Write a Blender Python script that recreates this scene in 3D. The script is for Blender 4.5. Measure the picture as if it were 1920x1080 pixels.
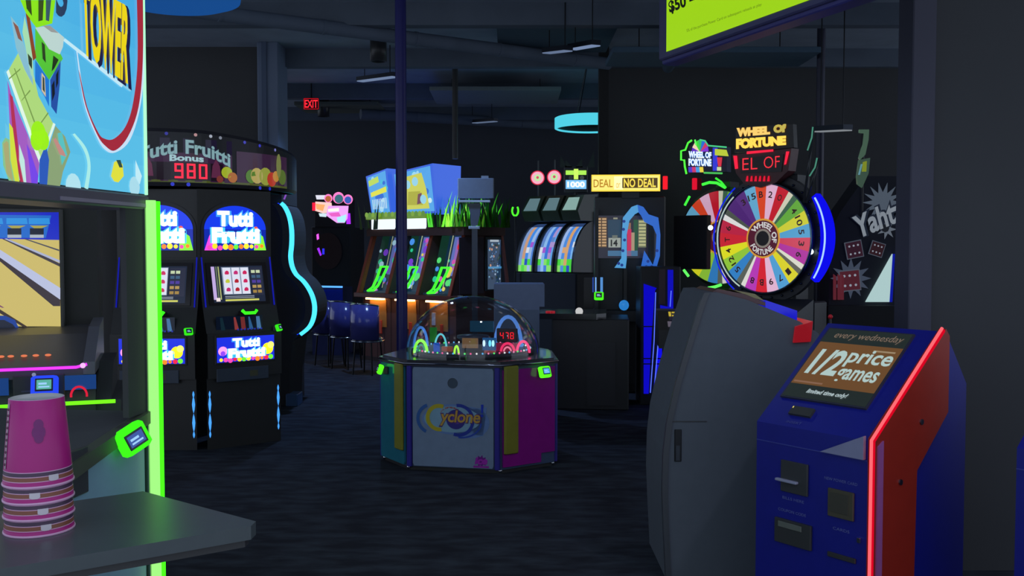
import bpy, math, random
from mathutils import Vector, Matrix
random.seed(7)
for o in list(bpy.data.objects): bpy.data.objects.remove(o)
SC = bpy.context.scene
COL = SC.collection
PI = math.pi

# ------------------------------------------------------------------ camera, world, exposure
EYE = Vector((0, 0, 1.7)); FPX = 1800.0; PITCH = math.atan(75 / FPX)
cd = bpy.data.cameras.new('camera'); cam = bpy.data.objects.new('camera', cd); COL.objects.link(cam)
cd.sensor_width = 36; cd.lens = 36 * FPX / 1920; cd.clip_start = .05; cd.clip_end = 100
cam.location = EYE; cam.rotation_euler = (PI / 2 - PITCH, 0, 0); SC.camera = cam
SC.view_settings.view_transform = 'Standard'; SC.view_settings.look = 'None'
SC.view_settings.gamma = 1; SC.view_settings.use_curve_mapping = False; SC.view_settings.exposure = 0.0
w = bpy.data.worlds.new('dim_room'); SC.world = w; w.use_nodes = True
w.node_tree.nodes['Background'].inputs[0].default_value = (.72, .82, 1, 1)
w.node_tree.nodes['Background'].inputs[1].default_value = .85

def lamp(name, loc, power, col, radius=.06, spot=None, target=None):
    if spot:
        l = bpy.data.lights.new(name, 'SPOT'); l.spot_size = spot; l.spot_blend = .8
    else:
        l = bpy.data.lights.new(name, 'POINT')
    l.energy = power; l.color = col; l.shadow_soft_size = radius
    o = bpy.data.objects.new(name, l); COL.objects.link(o); o.location = loc
    if target is not None:
        o.rotation_euler = (Vector(target) - Vector(loc)).to_track_quat('-Z', 'Y').to_euler()
    return o
# added ambient fill: each lamp sits in a modelled can under the ceiling (built below)
FILL_CANS = [(-1.6, 11.6, 3.9, 60, (.32, .52, 1)), (0.3, 7.0, 3.9, 5, (.6, .75, 1)), (-3.2, 16.4, 3.9, 22, (.45, .6, 1)),
        (1.6, 15.6, 3.9, 10, (.5, .65, 1)), (2.2, 2.7, 3.9, 13, (.75, .8, 1)), (-.6, 3.0, 3.9, 3, (.7, .8, 1)), (3.9, 6.6, 3.9, 6, (.6, .7, 1))]
for cx, cy, cz, pw, c in FILL_CANS:
    lamp('fill_lamp', (cx, cy, cz - .02), pw * 4, c, .07, 2.2, (cx, cy, 0))

# ------------------------------------------------------------------ picture ray -> world
_c, _s = math.cos(PITCH), math.sin(PITCH)
def ray(px, py):
    u = (px - 960) / FPX; v = (540 - py) / FPX
    return Vector((u, _c + v * _s, -_s + v * _c))
def P(px, py, d):                       # point seen at px,py at depth d along world Y
    r = ray(px, py); return EYE + r * (d / r.y)
def onfloor(px, py, z=0):
    r = ray(px, py); return EYE + r * ((z - EYE.z) / r.z)

# ------------------------------------------------------------------ materials
def lin(c):
    if isinstance(c, str):
        c = c.lstrip('#'); c = [int(c[i:i + 2], 16) for i in (0, 2, 4)]
    o = []
    for x in c[:3]:
        x = x / 255; o.append(x / 12.92 if x <= .04045 else ((x + .055) / 1.055) ** 2.4)
    return (o[0], o[1], o[2], 1)
MATS = {}; PAINTED = set()
def paint(name, rough=.5, metal=0, noise=.12, scale=14, bump=0, spec=.5, coat=0):
    if name in MATS: return MATS[name]
    m = bpy.data.materials.new(name); m.use_nodes = True; nt = m.node_tree; n = nt.nodes; b = n['Principled BSDF']
    a = n.new('ShaderNodeAttribute'); a.attribute_name = 'Col'
    tc = n.new('ShaderNodeTexCoord'); nz = n.new('ShaderNodeTexNoise'); nz.inputs['Scale'].default_value = scale; nz.inputs['Detail'].default_value = 5
    nt.links.new(tc.outputs['Object'], nz.inputs['Vector'])
    mr = n.new('ShaderNodeMapRange'); mr.inputs['To Min'].default_value = 1 - noise; mr.inputs['To Max'].default_value = 1 + noise
    nt.links.new(nz.outputs['Fac'], mr.inputs['Value'])
    vm = n.new('ShaderNodeVectorMath'); vm.operation = 'SCALE'
    nt.links.new(a.outputs['Color'], vm.inputs[0]); nt.links.new(mr.outputs[0], vm.inputs['Scale'])
    nt.links.new(vm.outputs[0], b.inputs['Base Color'])
    b.inputs['Roughness'].default_value = rough; b.inputs['Metallic'].default_value = metal
    b.inputs['Specular IOR Level'].default_value = spec; b.inputs['Coat Weight'].default_value = coat
    if bump:
        bp = n.new('ShaderNodeBump'); bp.inputs['Strength'].default_value = bump; bp.inputs['Distance'].default_value = .01
        nt.links.new(nz.outputs['Fac'], bp.inputs['Height']); nt.links.new(bp.outputs[0], b.inputs['Normal'])
    MATS[name] = m; PAINTED.add(m.name); return m
def glow(strength):
    name = 'lit_%g' % strength
    if name in MATS: return MATS[name]
    m = bpy.data.materials.new(name); m.use_nodes = True; nt = m.node_tree; n = nt.nodes; n.remove(n['Principled BSDF'])
    a = n.new('ShaderNodeAttribute'); a.attribute_name = 'Col'
    e = n.new('ShaderNodeEmission'); e.inputs[1].default_value = strength
    nt.links.new(a.outputs['Color'], e.inputs[0]); nt.links.new(e.outputs[0], n['Material Output'].inputs[0])
    MATS[name] = m; return m
def screen_mat(strength):               # printed or lit picture behind acrylic
    name = 'screen_%g' % strength
    if name in MATS: return MATS[name]
    m = bpy.data.materials.new(name); m.use_nodes = True; nt = m.node_tree; n = nt.nodes; b = n['Principled BSDF']
    a = n.new('ShaderNodeAttribute'); a.attribute_name = 'Col'
    b.inputs['Base Color'].default_value = (.01, .01, .01, 1); b.inputs['Roughness'].default_value = .15
    nt.links.new(a.outputs['Color'], b.inputs['Emission Color']); b.inputs['Emission Strength'].default_value = strength
    MATS[name] = m; return m
def glass_mat():
    if 'clear_acrylic' in MATS: return MATS['clear_acrylic']
    m = bpy.data.materials.new('clear_acrylic'); m.use_nodes = True; nt = m.node_tree; n = nt.nodes; n.remove(n['Principled BSDF'])
    t = n.new('ShaderNodeBsdfTransparent'); t.inputs[0].default_value = (.97, .98, .985, 1)
    g = n.new('ShaderNodeBsdfGlossy'); g.inputs['Roughness'].default_value = .04
    f = n.new('ShaderNodeLayerWeight'); f.inputs[0].default_value = .5
    pw_ = n.new('ShaderNodeMath'); pw_.operation = 'POWER'; pw_.inputs[1].default_value = 4; nt.links.new(f.outputs['Facing'], pw_.inputs[0])
    f2 = n.new('ShaderNodeMath'); f2.operation = 'MULTIPLY_ADD'; f2.inputs[1].default_value = .85; f2.inputs[2].default_value = .035; nt.links.new(pw_.outputs[0], f2.inputs[0])
    x = n.new('ShaderNodeMixShader'); nt.links.new(f2.outputs[0], x.inputs[0]); nt.links.new(t.outputs[0], x.inputs[1]); nt.links.new(g.outputs[0], x.inputs[2])
    nt.links.new(x.outputs[0], n['Material Output'].inputs[0]); MATS['clear_acrylic'] = m; return m
PLA = paint('satin_plastic', .38); MAT_ = paint('matte_laminate', .75, noise=.08, spec=.25); GLO = paint('gloss_plastic', .16, coat=.3)
MET = paint('brushed_metal', .35, 1, .1, 60); CHR = paint('chrome', .12, 1, .03); FAB = paint('fabric', .95, 0, .2, 90, .3, .1)
CEIL = paint('painted_ceiling', .9, 0, .2, 3, .2, .1); WAL = paint('painted_wall', .7, 0, .07, 2, 0, .2)
PAPER = paint('waxed_paper', .4, 0, .05)

# ------------------------------------------------------------------ mesh builder
_tx = {}
def text2d(s, offset=0.0, shear=0.0, space=1.0):
    k = (s, offset, shear, space)
    if k in _tx: return _tx[k]
    c = bpy.data.curves.new('t', 'FONT'); c.body = s; c.size = 1; c.offset = offset; c.shear = shear; c.resolution_u = 3; c.space_character = space
    c.dimensions = '2D'; c.fill_mode = 'FRONT'
    o = bpy.data.objects.new('t', c); COL.objects.link(o); dg = bpy.context.evaluated_depsgraph_get(); dg.update()
    me = o.evaluated_get(dg).to_mesh(); v = [(p.co.x, p.co.y) for p in me.vertices]; f = [list(q.vertices) for q in me.polygons]
    o.evaluated_get(dg).to_mesh_clear(); bpy.data.objects.remove(o); bpy.data.curves.remove(c)
    if v:
        x0 = min(p[0] for p in v); x1 = max(p[0] for p in v); y0 = min(p[1] for p in v); y1 = max(p[1] for p in v)
        v = [((p[0] - x0) / (x1 - x0 or 1), (p[1] - y0) / (y1 - y0 or 1)) for p in v]
    _tx[k] = (v, f); return _tx[k]
SEGS = {'0': 'abcdef', '1': 'bc', '2': 'abged', '3': 'abgcd', '4': 'fgbc', '5': 'afgcd', '6': 'afgedc', '7': 'abc', '8': 'abcdefg', '9': 'abcdfg'}
class MB:
    def __init__(s, M=None): s.v = []; s.f = []; s.c = []; s.M = M; s.sm = set()
    def add(s, vs, fs, col, smooth=False):
        n = len(s.v)
        for p in vs:
            p = Vector(p); s.v.append(s.M @ p if s.M is not None else p)
        c = lin(col) if (isinstance(col, str) or max(col) > 1.0001 or isinstance(col[0], int)) else tuple(col)
        for f in fs:
            if smooth: s.sm.add(len(s.f))
            s.f.append([n + i for i in f]); s.c.append(c)
        return s
    def box(s, x0, x1, y0, y1, z0, z1, col='#202020', bev=0):
        if bev > 0:
            b = min(bev, (x1 - x0) * .45, (y1 - y0) * .45, (z1 - z0) * .45); V = []; F = []
            # bevelled in plan and at top/bottom: stack of four rings of eight
            def ringp(i, z):
                X0, X1, Y0, Y1 = x0 + i, x1 - i, y0 + i, y1 - i; q = b
                return [(X0 + q, Y0, z), (X1 - q, Y0, z), (X1, Y0 + q, z), (X1, Y1 - q, z), (X1 - q, Y1, z), (X0 + q, Y1, z), (X0, Y1 - q, z), (X0, Y0 + q, z)]
            R = [ringp(b * .5, z0), ringp(0, z0 + b * .6), ringp(0, z1 - b * .6), ringp(b * .5, z1)]
            for r in R: V += r
            for k in range(3):
                for i in range(8):
                    j = (i + 1) % 8; F.append([k * 8 + i, k * 8 + j, k * 8 + 8 + j, k * 8 + 8 + i])
            F += [list(range(7, -1, -1)), list(range(24, 32))]
            return s.add(V, F, col)
        return s.add([(x0, y0, z0), (x1, y0, z0), (x1, y1, z0), (x0, y1, z0), (x0, y0, z1), (x1, y0, z1), (x1, y1, z1), (x0, y1, z1)],
                     [[0, 1, 5, 4], [1, 2, 6, 5], [2, 3, 7, 6], [3, 0, 4, 7], [4, 5, 6, 7], [3, 2, 1, 0]], col)
    def prism_x(s, yz, x0, x1, col):     # side outline in y,z swept along x
        n = len(yz); V = [(x0, y, z) for y, z in yz] + [(x1, y, z) for y, z in yz]
        F = [[i, (i + 1) % n, n + (i + 1) % n, n + i] for i in range(n)] + [list(range(n - 1, -1, -1)), list(range(n, 2 * n))]
        return s.add(V, F, col)
    def prism_y(s, xz, y0, y1, col):     # front outline in x,z swept along y
        n = len(xz); V = [(x, y0, z) for x, z in xz] + [(x, y1, z) for x, z in xz]
        F = [[i, (i + 1) % n, n + (i + 1) % n, n + i] for i in range(n)] + [list(range(n - 1, -1, -1)), list(range(n, 2 * n))]
        return s.add(V, F, col)
    def prism_z(s, xy, z0, z1, col):
        n = len(xy); V = [(x, y, z0) for x, y in xy] + [(x, y, z1) for x, y in xy]
        F = [[i, (i + 1) % n, n + (i + 1) % n, n + i] for i in range(n)] + [list(range(n - 1, -1, -1)), list(range(n, 2 * n))]
        return s.add(V, F, col)
    def lathe(s, prof, cx, cy, col, n=32, z=0, cols=None):
        V = []; 
        for r, h in prof:
            for i in range(n):
                a = 2 * PI * i / n; V.append((cx + r * math.cos(a), cy + r * math.sin(a), z + h))
        for k in range(len(prof) - 1):
            F = [[k * n + i, k * n + (i + 1) % n, (k + 1) * n + (i + 1) % n, (k + 1) * n + i] for i in range(n)]
            if k == 0: s.add(V, F, cols[0] if cols else col, True); base = len(s.v) - len(V)
            else:
                c = lin(cols[k] if cols else col)
                for f in F: s.sm.add(len(s.f)); s.f.append([base + i for i in f]); s.c.append(c)
        return s
    def cyl(s, a, b, r, col, n=16, r2=None):
        a = Vector(a); b = Vector(b); d = (b - a).normalized(); u = d.orthogonal().normalized(); w_ = d.cross(u); r2 = r if r2 is None else r2
        V = [a + (u * math.cos(2 * PI * i / n) + w_ * math.sin(2 * PI * i / n)) * r for i in range(n)] + [b + (u * math.cos(2 * PI * i / n) + w_ * math.sin(2 * PI * i / n)) * r2 for i in range(n)]
        s.add(V, [[i, (i + 1) % n, n + (i + 1) % n, n + i] for i in range(n)], col, True)
        s.add(V, [list(range(n - 1, -1, -1)), list(range(n, 2 * n))], col); return s
    def tube(s, pts, r, col, n=8, closed=False):
        pts = [Vector(p) for p in pts]; V = []; N = len(pts); prev = None
        for i, p in enumerate(pts):
            a = pts[(i - 1) % N] if (i or closed) else p; b = pts[(i + 1) % N] if (i < N - 1 or closed) else p
            d = (b - a).normalized()
            if prev is None: u = d.orthogonal().normalized()
            else: u = (prev - d * prev.dot(d)).normalized()
            prev = u; w_ = d.cross(u); rr = r[i] if isinstance(r, (list, tuple)) else r
            V += [p + (u * math.cos(2 * PI * k / n) + w_ * math.sin(2 * PI * k / n)) * rr for k in range(n)]
        F = []
        for i in range(N if closed else N - 1):
            for k in range(n):
                j = (i + 1) % N; F.append([i * n + k, i * n + (k + 1) % n, j * n + (k + 1) % n, j * n + k])
        if not closed: F += [list(range(n - 1, -1, -1)), [(N - 1) * n + k for k in range(n)]]
        return s.add(V, F, col, True)
    def ball(s, c, r, col, n=16, m=10, sc=(1, 1, 1)):
        V = []; F = []
        for i in range(m + 1):
            t = PI * i / m
            for j in range(n):
                a = 2 * PI * j / n; V.append((c[0] + r * sc[0] * math.sin(t) * math.cos(a), c[1] + r * sc[1] * math.sin(t) * math.sin(a), c[2] + r * sc[2] * math.cos(t)))
        for i in range(m):
            for j in range(n): F.append([i * n + j, i * n + (j + 1) % n, (i + 1) * n + (j + 1) % n, (i + 1) * n + j])
        return s.add(V, F, col, True)
    # flat artwork in the local x,z plane at depth y
    def poly(s, pts, y, col): return s.add([(x, y, z) for x, z in pts], [list(range(len(pts)))], col)
    def rect(s, x0, x1, z0, z1, y, col): return s.poly([(x0, z0), (x1, z0), (x1, z1), (x0, z1)], y, col)
    def disc(s, cx, cz, r, y, col, n=20, rz=None, a0=0, a1=2 * PI):
        rz = r if rz is None else rz; V = [(cx, y, cz)]; k = n
        for i in range(k + 1):
            a = a0 + (a1 - a0) * i / k; V.append((cx + r * math.cos(a), y, cz + rz * math.sin(a)))
        return s.add(V, [[0, i + 1, i + 2] for i in range(k)], col)
    def arc(s, cx, cz, r0, r1, y, col, a0=0, a1=2 * PI, n=28, k=1.0):
        V = []
        for i in range(n + 1):
            a = a0 + (a1 - a0) * i / n; V += [(cx + r0 * math.cos(a), y, cz + k * r0 * math.sin(a)), (cx + r1 * math.cos(a), y, cz + k * r1 * math.sin(a))]
        return s.add(V, [[2 * i, 2 * i + 1, 2 * i + 3, 2 * i + 2] for i in range(n)], col)
    def line(s, pts, wd, y, col):
        for (x0, z0), (x1, z1) in zip(pts, pts[1:]):
            L = math.hypot(x1 - x0, z1 - z0) or 1; nx, nz = -(z1 - z0) / L * wd / 2, (x1 - x0) / L * wd / 2
            s.poly([(x0 + nx, z0 + nz), (x1 + nx, z1 + nz), (x1 - nx, z1 - nz), (x0 - nx, z0 - nz)], y, col)
        return s
    def star(s, cx, cz, r, y, col, n=8, k=.45, ph=0):
        pts = [(cx + (r if i % 2 == 0 else r * k) * math.cos(ph + PI * i / n), cz + (r if i % 2 == 0 else r * k) * math.sin(ph + PI * i / n)) for i in range(2 * n)]
        V = [(cx, y, cz)] + [(x, y, z) for x, z in pts]; m = len(pts)
        return s.add(V, [[0, i + 1, (i + 1) % m + 1] for i in range(m)], col)
    def text(s, t, fn, col, offset=0.0, shear=0.0, space=1.0):
        v, f = text2d(t, offset, shear, space); return s.add([fn(a, b) for a, b in v], f, col)
    def tbox(s, t, x0, x1, z0, z1, y, col, offset=0.0, shear=0.0, space=1.0, out=None, outw=.05):
        if out: s.text(t, lambda a, b: (x0 - .03 * (x1 - x0) + a * (x1 - x0) * 1.06, y, z0 - .08 * (z1 - z0) + b * (z1 - z0) * 1.16), out, offset + outw, shear, space)
        return s.text(t, lambda a, b: (x0 + a * (x1 - x0), y - (.002 if out else 0), z0 + b * (z1 - z0)), col, offset, shear, space)
    def digits(s, t, x0, z0, wd, h, gap, th, y, col, fn=None):
        for i, ch in enumerate(t):
            X = x0 + i * (wd + gap); q = th
            R = {'a': (X + q, X + wd - q, z0 + h - q, z0 + h), 'd': (X + q, X + wd - q, z0, z0 + q), 'g': (X + q, X + wd - q, z0 + h / 2 - q / 2, z0 + h / 2 + q / 2),
                 'f': (X, X + q, z0 + h / 2 + q * .3, z0 + h - q * .4), 'b': (X + wd - q, X + wd, z0 + h / 2 + q * .3, z0 + h - q * .4),
                 'e': (X, X + q, z0 + q * .4, z0 + h / 2 - q * .3), 'c': (X + wd - q, X + wd, z0 + q * .4, z0 + h / 2 - q * .3)}
            for k in SEGS.get(ch, ''):
                a, b, c, d = R[k]
                if fn: s.add([fn(a, c), fn(b, c), fn(b, d), fn(a, d)], [[0, 1, 2, 3]], col)
                else: s.rect(a, b, c, d, y, col)
        return s
    def build(s, name, mat, parent=None, label=None):
        me = bpy.data.meshes.new(name); me.from_pydata([tuple(v) for v in s.v], [], s.f); me.update()
        at = me.color_attributes.new('Col', 'FLOAT_COLOR', 'CORNER'); data = []
        lift = .034 if mat.name in PAINTED else 0
        for p in me.polygons:
            c = s.c[p.index]; lift = (.034 if mat.name in PAINTED and max(c[:3]) < .12 else 0); data += [lift + c[0] * (1 - lift), lift + c[1] * (1 - lift), lift + c[2] * (1 - lift), 1] * p.loop_total
        at.data.foreach_set('color', data)
        if s.sm:
            for i in s.sm: me.polygons[i].use_smooth = True
        me.materials.append(mat); o = bpy.data.objects.new(name, me); COL.objects.link(o)
        if parent is not None: o.parent = parent
        if label: o['label'] = label
        return o
def each(b, name, mat, parent):          # one mesh object per separate piece
    par = list(range(len(b.v)))
    def find(i):
        while par[i] != i: par[i] = par[par[i]]; i = par[i]
        return i
    for f in b.f:
        for i in f[1:]: par[find(i)] = find(f[0])
    gr = {}
    for k, f in enumerate(b.f): gr.setdefault(find(f[0]), []).append(k)
    for ks in gr.values():
        m = MB(); mp = {}
        for k in ks:
            nf = []
            for i in b.f[k]:
                if i not in mp: mp[i] = len(m.v); m.v.append(b.v[i])
                nf.append(mp[i])
            if k in b.sm: m.sm.add(len(m.f))
            m.f.append(nf); m.c.append(b.c[k])
        m.build(name, mat, parent)
def tag(o, label, cat, group=None, kind=None):
    o['label'] = label; o['category'] = cat
    if group: o['group'] = group
    if kind: o['kind'] = kind
    return o
def thing(name, label, cat, loc, rz=0, group=None):
    o = bpy.data.objects.new(name, None); COL.objects.link(o); o.location = loc; o.rotation_euler = (0, 0, rz); o.empty_display_size = .2
    return tag(o, label, cat, group)
def struct(o): o['kind'] = 'structure'; return o
def dup(o, parent=None):
    c = o.copy(); COL.objects.link(c); c.parent = parent
    for ch in [q for q in COL.objects if q.parent == o]: dup(ch, c)
    return c
def frame(loc, rz): return Matrix.Translation(Vector(loc)) @ Matrix.Rotation(rz, 4, 'Z')
def L(M, px, py, yl=0):                  # picture point -> local x,z on the thing's plane y=yl
    Mi = M.inverted(); o = Mi @ EYE; d = Mi.to_3x3() @ ray(px, py); t = (yl - o.y) / d.y; p = o + d * t; return (p.x, p.z)
def quad(M, bl, br, tr, tl, y=0):        # text mapper onto a picture quadrilateral lying on plane y
    a, b, c, d = [Vector(L(M, *q, y)) for q in (bl, br, tr, tl)]
    def fn(u, v):
        p = a * (1 - u) * (1 - v) + b * u * (1 - v) + c * u * v + d * (1 - u) * v; return (p.x, y, p.y)
    return fn
def lens_pts(x, z0, z1, wd):
    h = (z1 - z0); return [(x, z0), (x + wd * .6, z0 + h * .2), (x + wd, z0 + h * .5), (x + wd * .6, z0 + h * .8), (x, z1), (x - wd * .6, z0 + h * .8), (x - wd, z0 + h * .5), (x - wd * .6, z0 + h * .2)]
def reader(parent, M, s=.085, body='#3cff20', scr='#3c78d8', strength=1.6):   # pay-card reader: glowing shell with a tilted little screen
    b = MB(M); b.box(-s * .3, s * .3, 0, s * .5, -s * .35, s * .3, '#101014', .006); bk = b.build('card_reader', PLA, parent)
    b = MB(M @ Matrix.Rotation(-.35, 4, 'X')); b.box(-s * .5, s * .5, -s * .45, 0, -s * .42, s * .42, body, s * .12); b.build('light_shell', glow(strength), bk)
    b = MB(M @ Matrix.Rotation(-.35, 4, 'X')); b.box(-s * .33, s * .33, -s * .5, -s * .46, -s * .24, s * .28, '#0a0f20', .003); b.rect(-s * .27, s * .27, -s * .17, s * .22, -s * .505, scr)
    b.rect(-s * .2, s * .1, s * .02, s * .1, -s * .51, '#9fd0ff'); b.rect(-s * .2, s * .2, -s * .1, -s * .04, -s * .51, '#9fd0ff'); b.build('reader_screen', screen_mat(1), bk)
    return bk

# ------------------------------------------------------------------ setting
def carpet():
    m = bpy.data.materials.new('arcade_carpet'); m.use_nodes = True; nt = m.node_tree; n = nt.nodes; b = n['Principled BSDF']
    tc = n.new('ShaderNodeTexCoord'); mp = n.new('ShaderNodeMapping'); mp.inputs['Scale'].default_value = (1.2, 3.2, 1); nt.links.new(tc.outputs['Object'], mp.inputs[0])
    v = n.new('ShaderNodeTexNoise'); v.inputs['Scale'].default_value = 3.2; v.inputs['Detail'].default_value = 6; nt.links.new(mp.outputs[0], v.inputs['Vector'])
    r = n.new('ShaderNodeValToRGB'); e = r.color_ramp.elements; e[0].position = .38; e[0].color = (.026, .028, .038, 1); e[1].position = .66; e[1].color = (.05, .06, .078, 1)
    nt.links.new(v.outputs['Fac'], r.inputs[0])
    f = n.new('ShaderNodeTexNoise'); f.inputs['Scale'].default_value = 260; nt.links.new(tc.outputs['Object'], f.inputs['Vector'])
    bp = n.new('ShaderNodeBump'); bp.inputs['Strength'].default_value = .6; nt.links.new(f.outputs['Fac'], bp.inputs['Height']); nt.links.new(bp.outputs[0], b.inputs['Normal'])
    nt.links.new(r.outputs[0], b.inputs['Base Color']); b.inputs['Roughness'].default_value = .95; b.inputs['Specular IOR Level'].default_value = .1
    return m
b = MB(); b.box(-9, 9, -1, 20, -.1, 0, '#222222'); struct(b.build('floor', carpet()))
b = MB(); b.box(-9, 9, 1.5, 20, 4.25, 4.35, '#98a4b4')
for y in (5.2, 7.6, 10.1, 12.4, 15, 17.5): b.box(-9, 9, y, y + .16, 4.02, 4.25, '#6a7482')
struct(b.build('ceiling', CEIL))
b = MB(); b.box(-9, 9, 19.4, 19.6, 0, 4.25, '#454a54'); struct(b.build('wall_back', WAL))
b = MB(); b.box(-9, -3.2, 12.3, 12.5, 0, 4.25, '#3a3b3e'); struct(b.build('wall_left', WAL))
b = MB(); b.box(1.13, 9, 12.5, 12.7, 0, 4.25, '#3a3b3e'); struct(b.build('wall_right', WAL))
# near right wall with its steel-faced pillar
pz = 4.25
b = MB(); b.box(2.17, 6.5, 5.0, 5.15, 0, pz, '#2b2e33'); struct(b.build('wall_near', WAL))
b = MB(); b.box(2.04, 2.16, 4.93, 5.12, 0, pz, '#3a3a4c', .006); b.box(2.16, 2.175, 4.97, 5.1, 0, pz, '#3a3d48'); struct(b.build('trim_1', WAL))
# far left pillar
b = MB(); b.box(-3.16, -2.9, 12.0, 12.5, 0, 4.25, '#76839a', .01); b.box(-3.1, -3.04, 11.98, 12.0, 0, 4.25, '#5d6a82'); struct(b.build('trim_2', WAL))
# black pillar, middle right
b = MB(); b.box(1.09, 1.21, 12.1, 12.22, 0, 4.25, '#08080a'); struct(b.build('trim_3', WAL))
# slim pole by the octagonal game
p = P(753, 465, 9.0)
po = thing('support_pole', 'slim dark blue round pole rising behind the domed octagonal game', 'pole', (p.x, 9.0, 0))
b = MB(); b.cyl((0, 0, 0), (0, 0, 4.02), .052, '#22226e', 24); b.build('shaft', PLA, po)
b = MB(); b.lathe([(.12, 0), (.12, .015), (.06, .03), (.055, .06)], 0, 0, '#30303c'); b.build('base_collar', MET, po)
p = P(854, 465, 13); b = MB(); b.cyl((0, 0, 2.9), (0, 0, 4.25), .04, '#0a0a0c', 12)
o = b.build('hanging_pole', PLA); o.location = (p.x, 13, 0); tag(o, 'thin black pole hanging from ceiling beyond the blue pole', 'pole')
p = P(1597, 300, 9.6); b = MB(); b.cyl((0, 0, 0), (0, 0, 4.25), .045, '#14183c', 16)
o = b.build('upright_pole', PLA); o.location = (p.x, 10.6, 0); tag(o, 'dark navy upright pole left of the near grey pillar', 'pole')

# cans added to house the fill lamps
for i, (cx, cy, cz, pw, c) in enumerate(FILL_CANS):
    pos = ['above the aisle by the wavy blue light', 'above the domed octagonal game', 'at the far left end of the room', 'in the far middle of the room',
           'above the blue kiosk', 'above the counter side of the aisle', 'above the spinning wheel game'][i]
    b = MB(); b.lathe([(.0, .3), (.1, .3), (.1, 0), (.085, 0), (.085, .12), (0, .12)], 0, 0, '#08080a', 20)
    o = b.build('fill_light_can', PLA); o.location = (cx, cy, 3.93); tag(o, 'small black can with an added fill light ' + pos, 'ceiling light', 'cans of the added fill lights')
# dim linear ceiling fixtures (switched low) px ends, depth
def strip_light(x0, y0, x1, y1, d, label, c='#8aa0c8', g=.16):
    a = P(x0, y0, d); e = P(x1, y1, d - .6); r = thing('linear_ceiling_light', label, 'ceiling light', ((a + e) / 2), 0, 'linear ceiling lights')
    m = (a + e) / 2; dv = (e - a) / 2
    b = MB(); n = Vector((0, 0, .05)); s = Vector((-dv.y, dv.x, 0)).normalized() * .05
    V = [-dv - s, dv - s, dv + s, -dv + s]; b.add([v for v in V] + [v + n for v in V], [[0, 1, 5, 4], [1, 2, 6, 5], [2, 3, 7, 6], [3, 0, 4, 7], [4, 5, 6, 7]], '#3a404c'); b.build('housing', MET, r)
    b = MB(); b.add([v * .97 - Vector((0, 0, .012)) for v in V] + [v * .97 for v in V], [[3, 2, 1, 0], [0, 1, 5, 4], [1, 2, 6, 5], [2, 3, 7, 6], [3, 0, 4, 7]], c); b.build('diffuser', glow(g * 2), r)
    b = MB(); h = 4.25 - m.z
    for k in (-.7, .7): q = dv * k; b.cyl((q.x, q.y, q.z + .05), (q.x, q.y, h), .006, '#202228', 6)
    each(b, 'suspension_rod', MET, r)
strip_light(674, 152, 742, 143, 12.7, 'dim linear light left of the blue pole', g=.3)
strip_light(1024, 99, 1066, 94, 10.6, 'dim short linear light at the upper middle', g=.25)
strip_light(1072, 92, 1118, 84, 10.3, 'dim linear light beside the black pillar top', g=.35)
strip_light(878, 231, 930, 227, 17.5, 'dim far linear light right of the hanging pole', g=.2)
strip_light(1530, 246, 1590, 243, 9.9, 'thin pale linear light right of the spinning wheel game', '#c0c8d0', .2)
# ceiling clouds, duct and pipes
def cloud(px, py, d, wx, wy, label, col='#59636f'):
    p = P(px, py, d); b = MB(); b.box(-wx / 2, wx / 2, -wy / 2, wy / 2, 0, .06, col, .01)
    o = b.build('acoustic_panel', MAT_); o.location = p; tag(o, label, 'ceiling panel', 'acoustic panels hung under the ceiling')
    for k in (-1, 1):
        b = MB(); b.cyl((k * wx * .35, 0, .06), (k * wx * .35, 0, 4.25 - p.z), .006, '#222222', 6); b.build('hanging_rod', MET, o)
cloud(930, 183, 14.6, 1.9, 1.3, 'flat grey ceiling panel behind the hanging pole', '#8a8f90')
cloud(640, 205, 16.6, 1.4, 1.0, 'dull ceiling panel above the red exit sign', '#6a7068')
cloud(1040, 75, 11.0, 1.3, 1.4, 'dull blue ceiling panel above the cyan drum lamp', '#4d6172')
cloud(1330, 112, 10.6, 2.2, .8, 'long ceiling panel behind the yellow screen', '#51697c')
def pipe(a, bb, r, col, label, name='ceiling_duct'):
    m = (a + bb) / 2; q = MB(); q.cyl(a - m, bb - m, r, col, 14)
    N = 6
    for k in range(N): c = (a - m).lerp(bb - m, (k + .5) / N); q.cyl(c - (bb - a).normalized() * .015, c + (bb - a).normalized() * .015, r * 1.08, col, 14)
    o = q.build(name, CEIL); o.location = m; tag(o, label, 'duct')
pipe(Vector((-4.2, 8.6, 3.98)), Vector((1.2, 12.0, 3.98)),   .075, '#6a7688', 'long dark round duct crossing the ceiling over the middle')
pipe(Vector((-2.6, 16.6, 4.0)), Vector((1.1, 18.2, 4.0)), .09, '#6a7484', 'far round duct under the ceiling beyond the hanging pole')
pipe(Vector((1.6, 6.2, 3.9)), Vector((1.9, 11.8, 3.9)), .07, '#556070', 'pipe running away under the ceiling above the wheel games', 'ceiling_pipe')

# cyan drum pendant
p = P(1108, 232, 13.3)
dr = thing('drum_pendant', 'large cyan glowing drum pendant lamp partly behind the black pillar', 'pendant lamp', p)
b = MB(); b.lathe([(.48, -.075), (.5, -.065), (.5, .075), (.48, .085)], 0, 0, '#55d8ee', 48); b.build('lamp_shade', glow(.95), dr)
b = MB(); b.lathe([(0, -.05), (.47, -.05), (.47, -.04), (0, -.04)], 0, 0, '#0c3030', 48); b.build('bottom_disc', MAT_, dr)
b = MB()
for k in range(3): a = k * 2.1; b.cyl((.4 * math.cos(a), .4 * math.sin(a), .05), (.1 * math.cos(a), .1 * math.sin(a), 4.25 - p.z), .006, '#222222', 6)
each(b, 'suspension_wire', MET, dr)
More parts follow.
